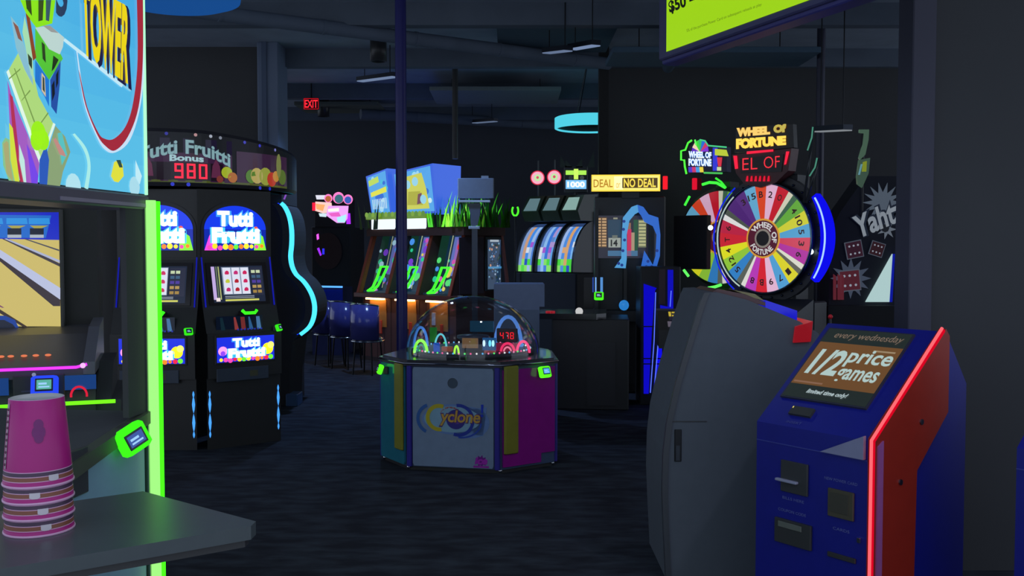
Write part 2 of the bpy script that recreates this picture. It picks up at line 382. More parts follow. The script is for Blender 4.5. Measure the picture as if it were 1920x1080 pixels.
# blue disc pendant, top left
p = P(322, 6, 6.3)
dr = thing('disc_pendant', 'wide flat blue disc pendant lamp at the top left behind the game sign', 'pendant lamp', p)
b = MB(); b.lathe([(0, 0), (.36, .004), (.43, .03), (.44, .09), (.4, .1), (0, .1)], 0, 0, '#2468c0', 48); b.build('lamp_shade', glow(.5), dr)
b = MB(); b.cyl((0, 0, .1), (0, 0, 4.25 - p.z), .012, '#202020', 8); b.build('stem', MET, dr)
# exit sign
p = P(584, 195, 15)
ex = thing('exit_sign', 'small red glowing exit sign hanging far beyond the fruit game', 'exit sign', p)
b = MB(); b.box(-.12, .12, -.02, .02, -.09, .09, '#160404', .005); b.build('housing', PLA, ex)
b = MB(); b.tbox('EXIT', -.1, .1, -.06, .06, -.024, '#ff2838', .02); b.line([(-.11, -.08), (.11, -.08), (.11, .08), (-.11, .08), (-.11, -.08)], .008, -.023, '#c81020'); b.build('letters', glow(1.3), ex)
b = MB(); b.cyl((0, 0, .09), (0, 0, 4.25 - p.z), .01, '#222222', 6); b.build('stem', MET, ex)

def smooth(p, n=3):
    o = []
    for i in range(len(p) - 1):
        a = p[max(i - 1, 0)]; b_ = p[i]; c = p[i + 1]; d = p[min(i + 2, len(p) - 1)]
        for k in range(n):
            t = k / n; o.append(tuple(.5 * (2 * b_[j] + (c[j] - a[j]) * t + (2 * a[j] - 5 * b_[j] + 4 * c[j] - d[j]) * t * t + (3 * b_[j] - a[j] - 3 * c[j] + d[j]) * t ** 3) for j in range(len(b_))))
    return o + [tuple(p[-1])]
# ================================================================== LEFT FOREGROUND
# counter with cup stack
TZ = 1.13
B_ = onfloor(268, 921, TZ); T_ = onfloor(497, 982, TZ); F_ = onfloor(-6, 1068, TZ)
ex1 = (B_ - T_); e2 = (F_ - T_).normalized(); wd = ex1.length; e1 = ex1.normalized()
ct = thing('bar_counter', 'dark grey laminate bar counter corner in the left foreground', 'counter', (T_.x, T_.y, 0), 0)
def cp(a, c): q = e1 * a + e2 * c; return (q.x, q.y)
pl = [cp(.03, 0), cp(0, .03), cp(0, .74), cp(wd, .38), cp(wd, .0)]
b = MB(); b.prism_z(pl, TZ - .028, TZ, '#39454a'); b.build('counter_top', paint('counter_laminate', .3, 0, .1, 30, 0, .4), ct)
b = MB(); b.prism_z([cp(.035, .012), cp(.012, .035), cp(.012, .73), cp(wd - .004, .375), cp(wd - .004, .004)], TZ - .045, TZ - .028, '#14181c'); b.build('edge_band', PLA, ct)
b = MB(); q = cp(wd * .3, .42); b.cyl((q[0], q[1], .02), (q[0], q[1], TZ - .045), .04, '#202428', 20); b.lathe([(.2, 0), (.2, .01), (.06, .03)], q[0], q[1], '#202428'); b.build('pedestal', MET, ct)
cpos = onfloor(74, 992, TZ); R0 = .0655
cupm = None
for i in range(4):
    z0 = .0325 * i; H = .172
    def rr(h): return R0 - (R0 - .051) * h / H
    prof = [(rr(0) - .003, 0), (rr(0) + .001, .0), (rr(0) + .0016, .002), (rr(0) + .001, .0042), (rr(.0045), .0045), (rr(.012), .012), (rr(.0135), .0135), (rr(.0215), .0215), (rr(.023), .023), (rr(.0305), .0305), (rr(.032), .032), (rr(H), H), (rr(H) - .002, H + .001), (rr(H) - .004, H - .006), (0, H - .006)]
    M_ = '#ae167c'; W = '#d8a8cc'
    cols = [W, W, W, W, M_, W, '#8a5240', W, '#3a1440', W, M_, W, '#c8c4c4', '#b8b4b4']
    b = MB(); b.lathe(prof, 0, 0, M_, 48, 0, cols)
    cu = b.build('paper_cup', PAPER); cu.location = (cpos.x, cpos.y, TZ + z0)
    tag(cu, ['magenta paper cup at the bottom of the upside-down stack', 'magenta paper cup second from the bottom of the stack', 'magenta paper cup just under the topmost of the stack', 'topmost upside-down magenta paper cup showing its whole tall side'][i], 'cup', 'magenta paper cups stacked upside down on the counter')
    a0 = -PI / 2 + [.5, .42, .2, .75][i]
    b = MB(); V = []
    for k in range(5):
        a = a0 + .3 * k / 4; e = .0008
        V += [((rr(.012) + e) * math.cos(a), (rr(.012) + e) * math.sin(a), .012 + (.003 if k in (0, 4) else 0)), ((rr(.024) + e) * math.cos(a), (rr(.024) + e) * math.sin(a), .024)]
    b.add(V, [[2 * k, 2 * k + 2, 2 * k + 3, 2 * k + 1] for k in range(4)], '#cfc8d0'); b.build('printed_patch', PAPER, cu)
    if i == 3:
        b = MB(); V = []
        for k in range(2):
            for h in (.036, .165): a = -PI / 2 - .82 + .14 * k; V.append(((rr(h) + .001) * math.cos(a), (rr(h) + .001) * math.sin(a), h))
        b.add(V, [[0, 2, 3, 1]], '#a88a9c')
        for h in range(10):
            a = -PI / 2 - .75; z = .045 + h * .012; b.ball(((rr(z) + .001) * math.cos(a), (rr(z) + .001) * math.sin(a), z), .0028, '#5a1440', 6, 4)
        a = -PI / 2 + .5
        for h, r_ in ((.11, .012), (.125, .009), (.098, .008)):
            V = [((rr(h) + .0012) * math.cos(a), (rr(h) + .0012) * math.sin(a), h)]
            for k in range(13):
                t = 2 * PI * k / 12; aa = a + r_ * math.cos(t) / .055; z = h + r_ * math.sin(t) * 1.2; V.append(((rr(z) + .0012) * math.cos(aa), (rr(z) + .0012) * math.sin(aa), z))
            b.add(V, [[0, k + 1, k + 2] for k in range(12)], '#7a2070')
        b.build('printed_emblem', PAPER, cu)

# tower game: side seen on, post with green light, lit sign overhead
TR = math.atan2(.993, .122); TM = frame((-1.108, 2.9, 0), TR)
tw = thing('tower_game', 'tall arcade game with big lit cartoon tower sign and green light post, left foreground', 'arcade machine', (-1.108, 2.9, 0), TR)
zl = lambda x: 1.205 + .166 * x
b = MB(); b.prism_y([(-1.5, 0), (-.005, 0), (-.005, zl(0)), (-1.5, zl(-1.5))], .012, .75, '#30363c'); b.build('cabinet_body', MAT_, tw)
b = MB(); b.prism_y([(-1.5, .12), (-.03, .12), (-.03, zl(-.03) - .03), (-1.5, zl(-1.5) - .06)], -.004, .011, '#7fa2b8'); b.build('side_panel', PLA, tw, 'pale blue side panel')
b = MB(); b.prism_y([(-1.5, zl(-1.5) - .062), (-.012, zl(0) - .032), (-.012, zl(0) + .004), (-1.5, zl(-1.5) + .004)], -.02, .016, '#3a4434'); b.build('edge_trim', PLA, tw)
a = L(TM, 132, 845); c = L(TM, 152, 925)
b = MB(); b.box(a[0] - .03, c[0] + .02, -.012, 0, c[1], a[1], '#1c1f2c', .004); b.build('access_cover', PLA, tw)
b = MB(); b.box(-.12, -.012, -.006, .012, zl(0) + .0, 1.86, '#22262b'); b.build('post', MAT_, tw)
b = MB(); b.box(-.02, .002, -.012, .03, .0, 1.845, '#9aa6a0'); b.build('light_channel', MET, tw)
b = MB(); b.cyl((-.006, -.024, 0.0), (-.006, -.024, 1.843), .0145, '#a8ff88', 16); b.build('light_tube', glow(1.0), tw, 'bright green light tube')
b = MB(); b.box(.002, .013, -.044, .012, 0, 1.84, '#30f010'); b.build('light_diffuser', glow(3.0), tw)
# sign box
b = MB(); b.box(-1.5, .008, .0, .16, 1.86, 3.1, '#22242e'); b.box(-1.5, .012, -.012, .17, 1.815, 1.858, '#4a4658', .008); b.box(-.45, -.02, -.016, -.011, 1.822, 1.832, '#8a8496'); b.build('sign_frame', PLA, tw)
b = MB(); b.cyl((.006, -.004, 1.86), (.006, -.004, 3.08), .005, '#aaffc8', 8); b.build('sign_edge_light', glow(1.2), tw)
A = MB()
def tp(pts, y, col): A.poly([L(TM, px, py, y) for px, py in pts], y, col)
NS = 14                                   # the printed sky fades lighter downwards in bands
zt, zb = 3.05, 1.862
for k in range(NS):
    t = k / (NS - 1); c = tuple(int(a_ * (1 - t) + b_ * t) for a_, b_ in zip((96, 200, 240), (40, 150, 232)))
    A.rect(-1.48, .0, zb + (zt - zb) * k / NS, zb + (zt - zb) * (k + 1) / NS, -.002, c)
tp([(18, 128), (36, 96), (60, 125), (72, 180), (100, 232), (84, 268), (76, 305), (62, 262), (40, 215), (14, 140)], -.004, '#b4e080')
tp([(12, 135), (16, 130), (78, 300), (74, 308)], -.005, '#e8fff0'); tp([(100, 230), (104, 233), (80, 300), (77, 296)], -.005, '#e8fff0')
for q in ([(26, 128), (28, 128), (74, 250), (72, 252)], [(16, 150), (17, 146), (38, 128), (38, 131)], [(40, 190), (41, 187), (56, 168), (57, 171)], [(62, 252), (63, 248), (90, 210), (91, 213)]): tp(q, -.006, '#7ca050')
tp([(14, 150), (22, 180), (74, 305), (70, 352), (48, 352), (34, 300), (18, 230)], -.005, '#a860c8')
tp([(18, 175), (24, 182), (36, 290), (48, 351), (40, 351), (26, 280)], -.006, '#b83058'); tp([(17, 230), (24, 240), (38, 351), (30, 350), (20, 300)], -.007, '#d8e840')
tp([(50, 270), (56, 282), (72, 330), (68, 352), (60, 352)], -.007, '#7a48f0'); tp([(36, 270), (46, 300), (50, 350), (46, 350), (36, 300)], -.007, '#c8f0e8')
tp([(4, 268), (10, 258), (18, 262), (20, 300), (32, 350), (20, 348), (6, 310)], -.006, '#8ac890'); tp([(6, 270), (12, 264), (16, 268), (18, 300), (26, 344), (12, 325)], -.007, '#b0b078')
tp([(38, 0), (104, 0), (98, 44), (68, 52), (50, 28)], -.004, '#8ce81c'); tp([(48, 0), (58, 0), (60, 30), (50, 16)], -.006, '#203018'); tp([(72, 0), (82, 0), (80, 38), (72, 40)], -.006, '#283820'); tp([(86, 0), (96, 0), (92, 40), (86, 38)], -.006, '#2a4868')
tp([(66, 52), (96, 66), (118, 110), (92, 150), (66, 110)], -.005, '#54c838'); tp([(66, 52), (94, 48), (120, 70), (118, 88), (112, 102), (92, 92)], -.006, '#c0d8d8'); tp([(80, 48), (94, 48), (110, 62), (96, 60)], -.007, '#9a9aa0')
tp([(78, 78), (84, 84), (86, 118), (80, 110)], -.007, '#182820'); tp([(100, 104), (110, 112), (102, 128), (97, 134)], -.007, '#102018')
tp([(66, 112), (92, 150), (92, 200), (84, 182), (66, 152)], -.005, '#1e78d8'); tp([(94, 150), (114, 112), (112, 160), (106, 214), (96, 200)], -.005, '#2450a8'); tp([(78, 136), (84, 144), (86, 182), (78, 170)], -.007, '#d8c8a8'); tp([(80, 142), (83, 147), (84, 174), (80, 168)], -.008, '#304038')
tp([(97, 160), (102, 150), (103, 176), (98, 190)], -.007, '#101828'); tp([(105, 140), (110, 130), (109, 156), (105, 166)], -.007, '#101828')
tp([(20, 30), (34, 48), (60, 130), (62, 160), (46, 130), (30, 90)], -.005, '#88c0d8'); tp([(48, 24), (56, 34), (68, 108), (62, 114)], -.007, '#8a2c28'); tp([(24, 40), (34, 50), (42, 78), (34, 72)], -.007, '#8a4a50'); tp([(52, 100), (60, 110), (60, 130), (54, 120)], -.007, '#28302c')
tp([(46, 30), (60, 90), (64, 150), (58, 140), (42, 60)], -.006, '#a8e0b8')
tp([(84, 300), (104, 236), (122, 256), (132, 285), (118, 322), (112, 352), (90, 352), (76, 320)], -.005, '#8fa87a'); tp([(74, 300), (86, 270), (92, 300), (88, 352), (74, 352)], -.006, '#2c5cc0'); tp([(108, 250), (116, 248), (126, 290), (116, 310)], -.007, '#5cc8c8'); tp([(100, 262), (104, 258), (120, 284), (124, 294), (112, 290)], -.008, '#c89088')
for cx, cz, r in ((66, 250, .03), (74, 262, .026), (62, 264, .024)): q = L(TM, cx, cz); A.disc(q[0], q[1], r, -.009, '#a0f818', 16)
tp([(118, 76), (122, 72), (232, 158), (228, 164)], -.005, '#c8f0ff'); tp([(118, 76), (120, 70), (246, 168), (244, 172)], -.0045, '#8cd4f4')
import itertools
def px_curve(outer, inner, y, col):
    outer = smooth(outer, 5); inner = smooth(inner, 5); n = len(outer)
    for k in range(n - 1): tp([outer[k], outer[k + 1], inner[k + 1], inner[k]], y, col)
px_curve([(258, -20), (262, 100), (254, 190), (238, 250), (216, 282), (200, 274), (184, 250), (160, 190), (145, 95)], [(268, -20), (272, 100), (264, 195), (244, 262), (216, 286), (196, 280), (180, 254), (157, 192), (143, 96)][::1], -.005, '#cfe8ff')
px_curve([(256, -20), (258, 110), (250, 190), (236, 236), (214, 260), (196, 260), (184, 248), (164, 202), (150, 140)], [(268, -20), (268, 110), (260, 200), (240, 256), (216, 282), (198, 274), (182, 252), (160, 196), (147, 130)], -.006, '#a8283c')
px_curve([(136, 252), (156, 280), (164, 310), (158, 352)], [(140, 250), (162, 278), (170, 312), (165, 356)], -.005, '#b0f4f0')
tp([(254, 300), (258, 310), (266, 330), (262, 346), (254, 330)], -.005, '#c8f4ff'); q = L(TM, 250, 350); A.disc(q[0], q[1], .03, -.004, '#b0e4f4', 14); q = L(TM, 135, 350); A.disc(q[0], q[1], .035, -.004, '#b8ecf8', 14)
tp([(208, 330), (214, 304), (222, 300), (230, 308), (232, 330), (222, 342), (214, 340)], -.005, '#e8e840'); tp([(218, 300), (226, 300), (230, 314), (224, 314)], -.006, '#305048')
for s_, q, c, of, y in (('TOWER', [(160, 108), (247, 172), (250, 16), (156, -36)], '#181848', .07, -.007), ('TOWER', [(156, 102), (240, 160), (244, 12), (150, -38)], '#f4dc10', .035, -.009), ("'S", [(96, 34), (126, 30), (128, -70), (96, -60)], '#182860', .03, -.007)):
    A.text(s_, quad(TM, *q, y), c, of)
A.build('sign_artwork', screen_mat(.92), tw, 'sky-blue cartoon artwork with yellow TOWER lettering')
qx, qz = L(TM, 236, 822, -.02)
reader(tw, Matrix.Translation((qx, -.03, qz)) @ Matrix.Rotation(-.5, 4, 'Y') @ Matrix.Rotation(-.5, 4, 'Z'), .09, '#40ff1c', '#3050a0', 1.1)

# bowling video game
BR = math.radians(20); BO = P(178, 683, 3.95); BL = (BO.x, BO.y, 0); BM = frame(BL, BR)
bw = thing('bowling_game', 'video bowling arcade game with lit lane screen and purple light strip on its console', 'arcade machine', BL, BR)
zd = BO.z
b = MB(); b.box(-1.15, -.02, .66, 1.0, 0, 2.5, '#0b0b0e'); b.prism_x([(.66, 1.3), (.66, 2.5), (.5, 2.5), (.62, 1.95)], -1.15, -.02, '#0b0b0e'); b.build('cabinet_body', MAT_, bw)
b = MB(); b.prism_x([(.0, zd - .05), (.0, zd), (.36, zd + .1), (.66, zd + .12), (.66, zd - .05)], -1.15, -.045, '#3a3a44'); b.build('control_deck', PLA, bw)
b = MB(); b.prism_x([(-.004, zd - .04), (-.004, zd + .012), (.36, zd + .13), (.66, zd + .15), (.66, zd - .05)], -.045, .0, '#62626e'); b.prism_x([(.02, zd - .3), (.02, zd - .05), (.66, zd - .05), (.66, zd - .3)], -1.15, .0, '#15161e'); b.build('side_rail', PLA, bw)
b = MB(); b.tube([(-1.15, -.012, zd - .008), (-.07, -.012, zd - .008), (-.03, -.004, zd + .002)], .006, '#d838f0', 8); b.ball((-.045, -.012, zd - .002), .011, '#f0a8ff', 8, 6); b.build('light_strip', glow(1.4), bw, 'purple light strip')
zg = L(BM, 150, 756, -.03)[1]; xg = L(BM, 226, 752, -.03)[0]
b = MB(); b.prism_x([(0, 0), (0, zg), (.03, zd - .05), (.66, zd - .05), (.66, 0)], -1.15, .0, '#23262c'); b.box(0, xg, .02, .66, 0, zg, '#23262c'); b.prism_x([(.02, zg), (.3, zd - .02), (.66, zd - .02), (.66, zg)], 0, xg * .6, '#22242c'); b.build('lower_body', MAT_, bw)
b = MB(); b.tube([(-1.15, -.02, zg), (xg - .02, -.02, zg)], .008, '#78ff20', 8); b.build('base_light_strip', glow(1.15), bw, 'green light strip')
b = MB()
for px in (-16, 2, 20, 45, 67, 90): q = L(BM, px, 661, .1); b.ball((q[0], .1, zd + .035), .0115, '#ff8a60', 10, 6, (1.1, 1, .45))
each(b, 'deck_button', glow(.8), bw)
ax, az = L(BM, 0, 500, .62)
b = MB(); x0, z0 = L(BM, 24, 712, -.005); x1, z1 = L(BM, 92, 757, -.005)
b.box(x0, x1 + .06, -.006, .02, z1 + .01, z0 + .015, '#16161e', .004); b.rect(x0 + .03, x1 - .06, (z0 + z1) / 2, (z0 + z1) / 2 + .006, -.008, '#3c3c50'); b.build('coin_door', PLA, bw)
b = MB(); q = L(BM, 110, 705, -.005); b.rect(q[0], q[0] + .14, q[1] - .06, q[1] + .0, -.003, '#1c4890'); b.rect(L(BM, -30, 705)[0], L(BM, 16, 705)[0], q[1] - .07, q[1], -.003, '#1c4890'); each(b, 'apron_art', screen_mat(.7), bw)
q = L(BM, 63, 703, -.02); b = MB(); b.ball((q[0], -.012, q[1]), .008, '#b0b8e8', 8, 6); b.build('lock', glow(.5), bw)
q = L(BM, 148, 737, -.02); b = MB(); b.tube([(q[0] + .03 * math.cos(t) , -.02, q[1] - .01 + .036 * math.sin(t)) for t in [PI * 1.05 - k * (PI * 1.1) / 10 for k in range(11)]], .0045, '#ff2848', 8); b.build('ball_handle', glow(.75), bw, 'red glowing loop')
q = L(BM, 85, 727, -.03); reader(bw, Matrix.Translation((q[0], -.03, q[1])), .1, '#2848f0', '#58b0a0', 1.1)
# screen
sy = .6; Ls = lambda x, y: L(BM, x, y, sy)
b = MB(); tl = Ls(-90, 397); br = Ls(113, 612); b.box(tl[0] - .02, br[0] + .02, sy + .002, .66, br[1] - .02, tl[1] + .02, '#0a0a0c', .006); b.build('screen_bezel', PLA, bw)
b = MB()
def sp(pts, k, col): b.poly([L(BM, x, y, sy - k * .001) for x, y in pts], sy - k * .001, col)
sp([(-90, 612), (114, 612), (110, 398), (-90, 398)], 0, '#dcc870'); sp([(-90, 446), (111, 450), (110, 398), (-90, 398)], 1, '#1428d0')
sp([(-90, 446), (86, 446), (96, 404), (-90, 402)], 2, '#1c70d8'); 
for x in (-80, -36, 10, 52): sp([(x + 2, 420), (x + 42, 420), (x + 40, 409), (x + 2, 409)], 3, '#2c9cf0'); sp([(x + 4, 423), (x + 38, 423), (x + 26, 428), (x + 12, 428)], 4, '#b8b050'); sp([(x + 4, 446), (x + 30, 446), (x + 30, 428), (x + 4, 428)], 3, '#10182c'); sp([(x + 4, 446), (x + 30, 446), (x + 30, 440), (x + 4, 440)], 5, '#b8c4d0')
for (a0, a1), (e0, e1) in (((-2, 10), (470, 566)), ((14, 22), (448, 500)), ((60, 64), (449, 468))):
    pass
sp([(-60, 440), (-30, 446), (113, 552), (113, 574), (100, 574)], 2, '#382c34'); sp([(-50, 448), (-30, 449), (113, 540), (113, 562)], 3, '#c8d0f0')
sp([(4, 448), (14, 447), (112, 494), (112, 500)], 2, '#403840'); sp([(8, 448), (12, 447), (112, 488), (112, 493)], 3, '#b8c0e0')
sp([(44, 448), (50, 448), (111, 468), (111, 471)], 2, '#50505c'); sp([(-90, 575), (-20, 560), (8, 577), (4, 577), (-20, 566), (-90, 585)], 3, '#804070')
sp([(-90, 580), (0, 580), (60, 618), (52, 618), (-6, 584), (-90, 590)], 4, '#3c2c20'); sp([(-90, 590), (10, 592), (28, 600), (36, 616), (-90, 616)], 5, '#1040a0'); sp([(-90, 600), (8, 600), (24, 608), (30, 616), (-90, 616)], 6, '#101830')
b.build('lane_screen', screen_mat(.82), bw, 'lit screen showing bowling lanes')

# ================================================================== FRUIT GAME CLUSTER
def bubble_logo(b, x0, x1, z0, z1, y, small=False):
    h = z1 - z0; wv = x1 - x0
    b.tbox('Tutti', x0 + wv * .12, x1 - wv * .14, z0 + h * .52, z1, y, '#f4ffff', .06, 0, 1, '#3a8cff', .1)
    b.tbox('Frutti', x0, x1, z0, z0 + h * .5, y - .003, '#ffffff', .07, 0, 1, '#40b8f8', .1)
def fruits(b, x0, x1, z, r, y, seed, n=9):
    rd = random.Random(seed)
    for k in range(n):
        c = rd.choice(['#ff7a20', '#ffe030', '#e02040', '#60e030', '#ff40a0', '#f8c820']); x = x0 + (x1 - x0) * (k + .5) / n
        b.disc(x, z + rd.uniform(-.2, .5) * r, r * rd.uniform(.7, 1.1), y - k * .0004, c, 12)
def slot(name, label, loc, rz, Wd):
    t = thing(name, label, 'arcade machine', loc, rz, 'fruit slot games under the round canopy'); h = Wd / 2
    # trapezoid-plan body with leaning front
    def wedge(b, z0, z1, y0, y1, col, w0=None, w1=None):
        w0 = w0 or h; w1 = w1 or h * .5; y00, y01 = y0 if isinstance(y0, tuple) else (y0, y0)
        b.add([(-w0, y00, z0), (w0, y00, z0), (w1, y1, z0), (-w1, y1, z0), (-w0, y01, z1), (w0, y01, z1), (w1, y1, z1), (-w1, y1, z1)], [[0, 1, 5, 4], [1, 2, 6, 5], [2, 3, 7, 6], [3, 0, 4, 7], [4, 5, 6, 7], [3, 2, 1, 0]], col)
    b = MB(); wedge(b, 0, .6, .03, .45, '#060608'); wedge(b, .6, .98, 0, .45, '#08080a'); wedge(b, .98, 1.2, (.02, .1), .45, '#08080a'); wedge(b, 1.2, 1.6, (.1, .2), .45, '#08080a'); wedge(b, 1.6, 2.2, .2, .45, '#060608'); b.build('cabinet_body', PLA, t)
    b = MB(); b.box(-h * .78, h * .62, -.01, .0, .57, .68, '#2a3a50', .004); b.rect(h * .1, h * .32, .6, .65, -.012, '#4a4a28'); b.build('ticket_door', PLA, t)
    # lower sign
    lx = h * .82; b = MB(); b.box(-lx, lx, -.012, 0, .72, .96, '#101014', .004); b.build('lower_sign_frame', PLA, t)
    b = MB(); b.rect(-lx + .015, lx - .015, .735, .945, -.014, '#1828c0'); fruits(b, -lx + .03, lx - .03, .752, .02, -.016, 3, 12); b.disc(-lx * .76, .83, .04, -.018, '#ff90d0', 14); b.disc(-lx * .76, .81, .022, -.02, '#8040f0', 12); b.disc(lx * .72, .83, .05, -.018, '#ffe820', 14); b.disc(lx * .82, .86, .03, -.019, '#fff468', 12)
    bubble_logo(b, -lx * .6, lx * .62, .765, .935, -.022); b.build('lower_sign', screen_mat(1.5), t)
    # shelf with prize shapes
    b = MB(); b.rect(-lx * .9, lx * .62, .99, 1.12, .03, '#0a1830'); 
    for x, c in ((-.2, '#183848'), (-.08, '#c05050'), (-.02, '#a04040'), (.05, '#4080c0'), (.12, '#60a0e0')): b.poly([(x, .99), (x + .04, .99), (x + .02 + random.uniform(-.02, .02), 1.11), (x - .01, 1.11)], .028, c)
    for k in range(8): b.rect(-.06 + k * .03, -.045 + k * .03, .99, 1.01, .026, '#3040e0')
    b.build('play_window', screen_mat(.45), t)
    b = MB(); q = [(-h * .1, 1.17), (-h * .02, 1.145), (h * .25, 1.145), (h * .3, 1.17)]; b.tube([(x, -.02, z) for x, z in q], .014, '#38f020', 8); b.box(-h * .12, h * .32, -.012, .05, 1.125, 1.16, '#0a0a0c', .004); b.build('button_bar', glow(1.3), t, 'glowing green button bar')
    # main screen, leaning
    yy = lambda z: .1 + (z - 1.2) * .25 - .012
    def sc(x0, x1, z0, z1, k, c): b.add([(x0, yy(z0) - k * .001, z0), (x1, yy(z0) - k * .001, z0), (x1, yy(z1) - k * .001, z1), (x0, yy(z1) - k * .001, z1)], [[0, 1, 2, 3]], c)
    b = MB(); sc(-lx, lx, 1.215, 1.575, 0, '#0c0c10'); sx = h * .7
    sc(-sx, sx, 1.235, 1.545, 1, '#20283c')
    for x0, x1, c in ((-sx, -sx + .03, '#c8b0e8'), (-sx + .04, -sx + .05, '#708068'), (-sx + .06, -sx + .07, '#b8c078')): sc(x0, x1, 1.26, 1.54, 2, c)
    rx = [-sx + .1, -sx + .18, -sx + .26]; rd = random.Random(4)
    sc(-sx + .09, -sx + .335, 1.3, 1.535, 2, '#8090a8')
    for x in rx:
        sc(x, x + .07, 1.305, 1.53, 3, '#e4e8f8')
        for j in range(3):
            z = 1.34 + j * .072; c = rd.choice(['#d02860', '#c83078', '#c8d040', '#b82838']); cx = x + .035
            b.add([(cx + .02 * math.cos(a), yy(z) - .006, z + .022 * math.sin(a)) for a in [k * PI / 4 for k in range(8)]], [list(range(8))], c)
    sc(-sx + .35, sx - .01, 1.29, 1.53, 2, '#2c3044')
    for j in range(5):
        for i in range(2): sc(-sx + .355 + i * .045, -sx + .39 + i * .045, 1.31 + j * .043, 1.335 + j * .043, 3, ['#a88848', '#b89858', '#5040a0', '#406080', '#c8d8b0'][j])
    sc(-sx + .1, sx - .06, 1.245, 1.26, 3, '#d8d868'); sc(-sx + .1, sx - .1, 1.27, 1.274, 3, '#c0c8d8'); sc(-sx + .1, sx - .1, 1.283, 1.287, 3, '#c0c8d8'); sc(-sx + .02, -sx + .055, 1.245, 1.275, 4, '#f8e8e8')
    b.build('reel_screen', screen_mat(.95), t, 'lit screen with three fruit reels')
    for s_ in (-1, 1):
        b = MB(); b.tube([(s_ * h * .93, yy(1.24) - .01, 1.2), (s_ * h * .93, yy(1.6) - .01, 1.62)], .006, '#2028d8', 6); b.build('side_light', glow(.55), t)
    # arched marquee
    cz = 1.86; ar = h * .84; b = MB(); b.disc(0, cz, ar + .025, .192, '#16161c', 28, .24, 0, PI); b.rect(-ar - .025, ar + .025, 1.62, cz, .192, '#0e0e12'); b.build('marquee_frame', PLA, t)
    b = MB(); b.disc(0, cz, ar, .186, '#1030c8', 28, .205, 0, PI); b.rect(-ar, ar, 1.68, cz, .186, '#0a2090')
    b.poly([(-ar, 1.68), (-ar * .85, 1.8), (-ar * .7, 1.87), (-ar * .6, 1.68)], .184, '#e040c8'); b.poly([(ar, 1.68), (ar * .9, 1.8), (ar * .62, 1.86), (ar * .6, 1.68)], .184, '#78e030'); fruits(b, -ar + .02, ar - .02, 1.705, .024, .182, 5, 11); b.disc(ar * .66, 1.87, .018, .18, '#ff5030', 10)
    bubble_logo(b, -ar * .78, ar * .78, 1.735, 2.02, .178); b.build('marquee', screen_mat(1.5), t, 'arched lit marquee reading Tutti Frutti')
    # foot lights
    for s_ in (-1, 1):
        b = MB()
        for z0, z1 in ((.1, .16), (.15, .31), (.31, .46), (.44, .5)): b.poly([(x, z) for x, z in lens_pts(s_ * h * .93, z0, z1, .013 if z1 - z0 > .1 else .009)], .026, '#48a0ff')
        b.build('foot_light', glow(1.2), t)
        b = MB(); b.cyl((s_ * h * .9, .06, 0), (s_ * h * .9, .06, .03), .022, '#505058', 10); b.build('foot', MET, t)
    reader(t, Matrix.Translation((h * .86, -.02, 1.0)) @ Matrix.Rotation(.6, 4, 'Z'), .07, '#38f020', '#102030', 1.0)
    return t
slot('fruit_slot_game', 'black slot-style fruit game angled right, closest to the wavy blue light', (-2.285, 8.2, 0), math.radians(38), .66)
slot('fruit_slot_game', 'black slot-style fruit game facing ahead, half hidden by the green post', (-3.0, 7.98, 0), math.radians(2), .7)
CC = Vector((-3.3, 9.2, 0)); CR = 1.2
cn = thing('round_canopy', 'round canopy sign reading Tutti Frutti Bonus above the slot games', 'game sign', CC)
b = MB(); b.lathe([(.7, 0), (.7, 2.2)], 0, 0, '#050506', 32); b.build('centre_drum', MAT_, cn)
def cpt(a, z, e=0): a = math.radians(a); zt_ = z; r = CR + e; return (r * math.sin(a), -r * math.cos(a), zt_)
b = MB(); N = 48; V = []
for k in range(N + 1):
    a = -100 + 200 * k / N; zt1 = 2.7 - max(0, (a - 35)) / 55 * .1
    V += [cpt(a, 2.22), cpt(a, 2.25, .015), cpt(a, zt1 - .03, .015), cpt(a, zt1), cpt(a, zt1, -.15), cpt(a, 2.22, -.15)]
b.add(V, [[k * 6 + i, k * 6 + (i + 1) % 6, k * 6 + 6 + (i + 1) % 6, k * 6 + 6 + i] for k in range(N) for i in range(6)] + [[0, 1, 2, 3, 4, 5], [N * 6 + i for i in range(5, -1, -1)]], '#141020'); b.add([cpt(a, 2.22, -.02) for a in range(-100, 101, 10)] , [list(range(21))], '#0a0a0c'); b.build('fascia', PLA, cn)
b = MB()
def band(a0, a1, z0, z1, e, col, n=12):
    V = []
    for k in range(n + 1): a = a0 + (a1 - a0) * k / n; V += [cpt(a, z0, e), cpt(a, z1, e)]
    b.add(V, [[2 * k, 2 * k + 2, 2 * k + 3, 2 * k + 1] for k in range(n)], col)
def cdisc(a, z, r, e, col, rz=None):
    k_ = math.degrees(1 / CR); rz = rz or r; b.add([cpt(a, z, e)] + [cpt(a + r * k_ * math.cos(t), z + rz * math.sin(t), e) for t in [2 * PI * i / 14 for i in range(14)]], [[0, i + 1, (i + 1) % 14 + 1] for i in range(14)], col)
band(-60, 46, 2.26, 2.62, .017, '#1c1430'); band(5, 46, 2.26, 2.5, .018, '#38183c'); band(11, 42, 2.27, 2.42, .0185, '#180818'); band(48, 80, 2.27, 2.54, .018, '#38203c'); band(3, 80, 2.252, 2.272, .019, '#4a5420')
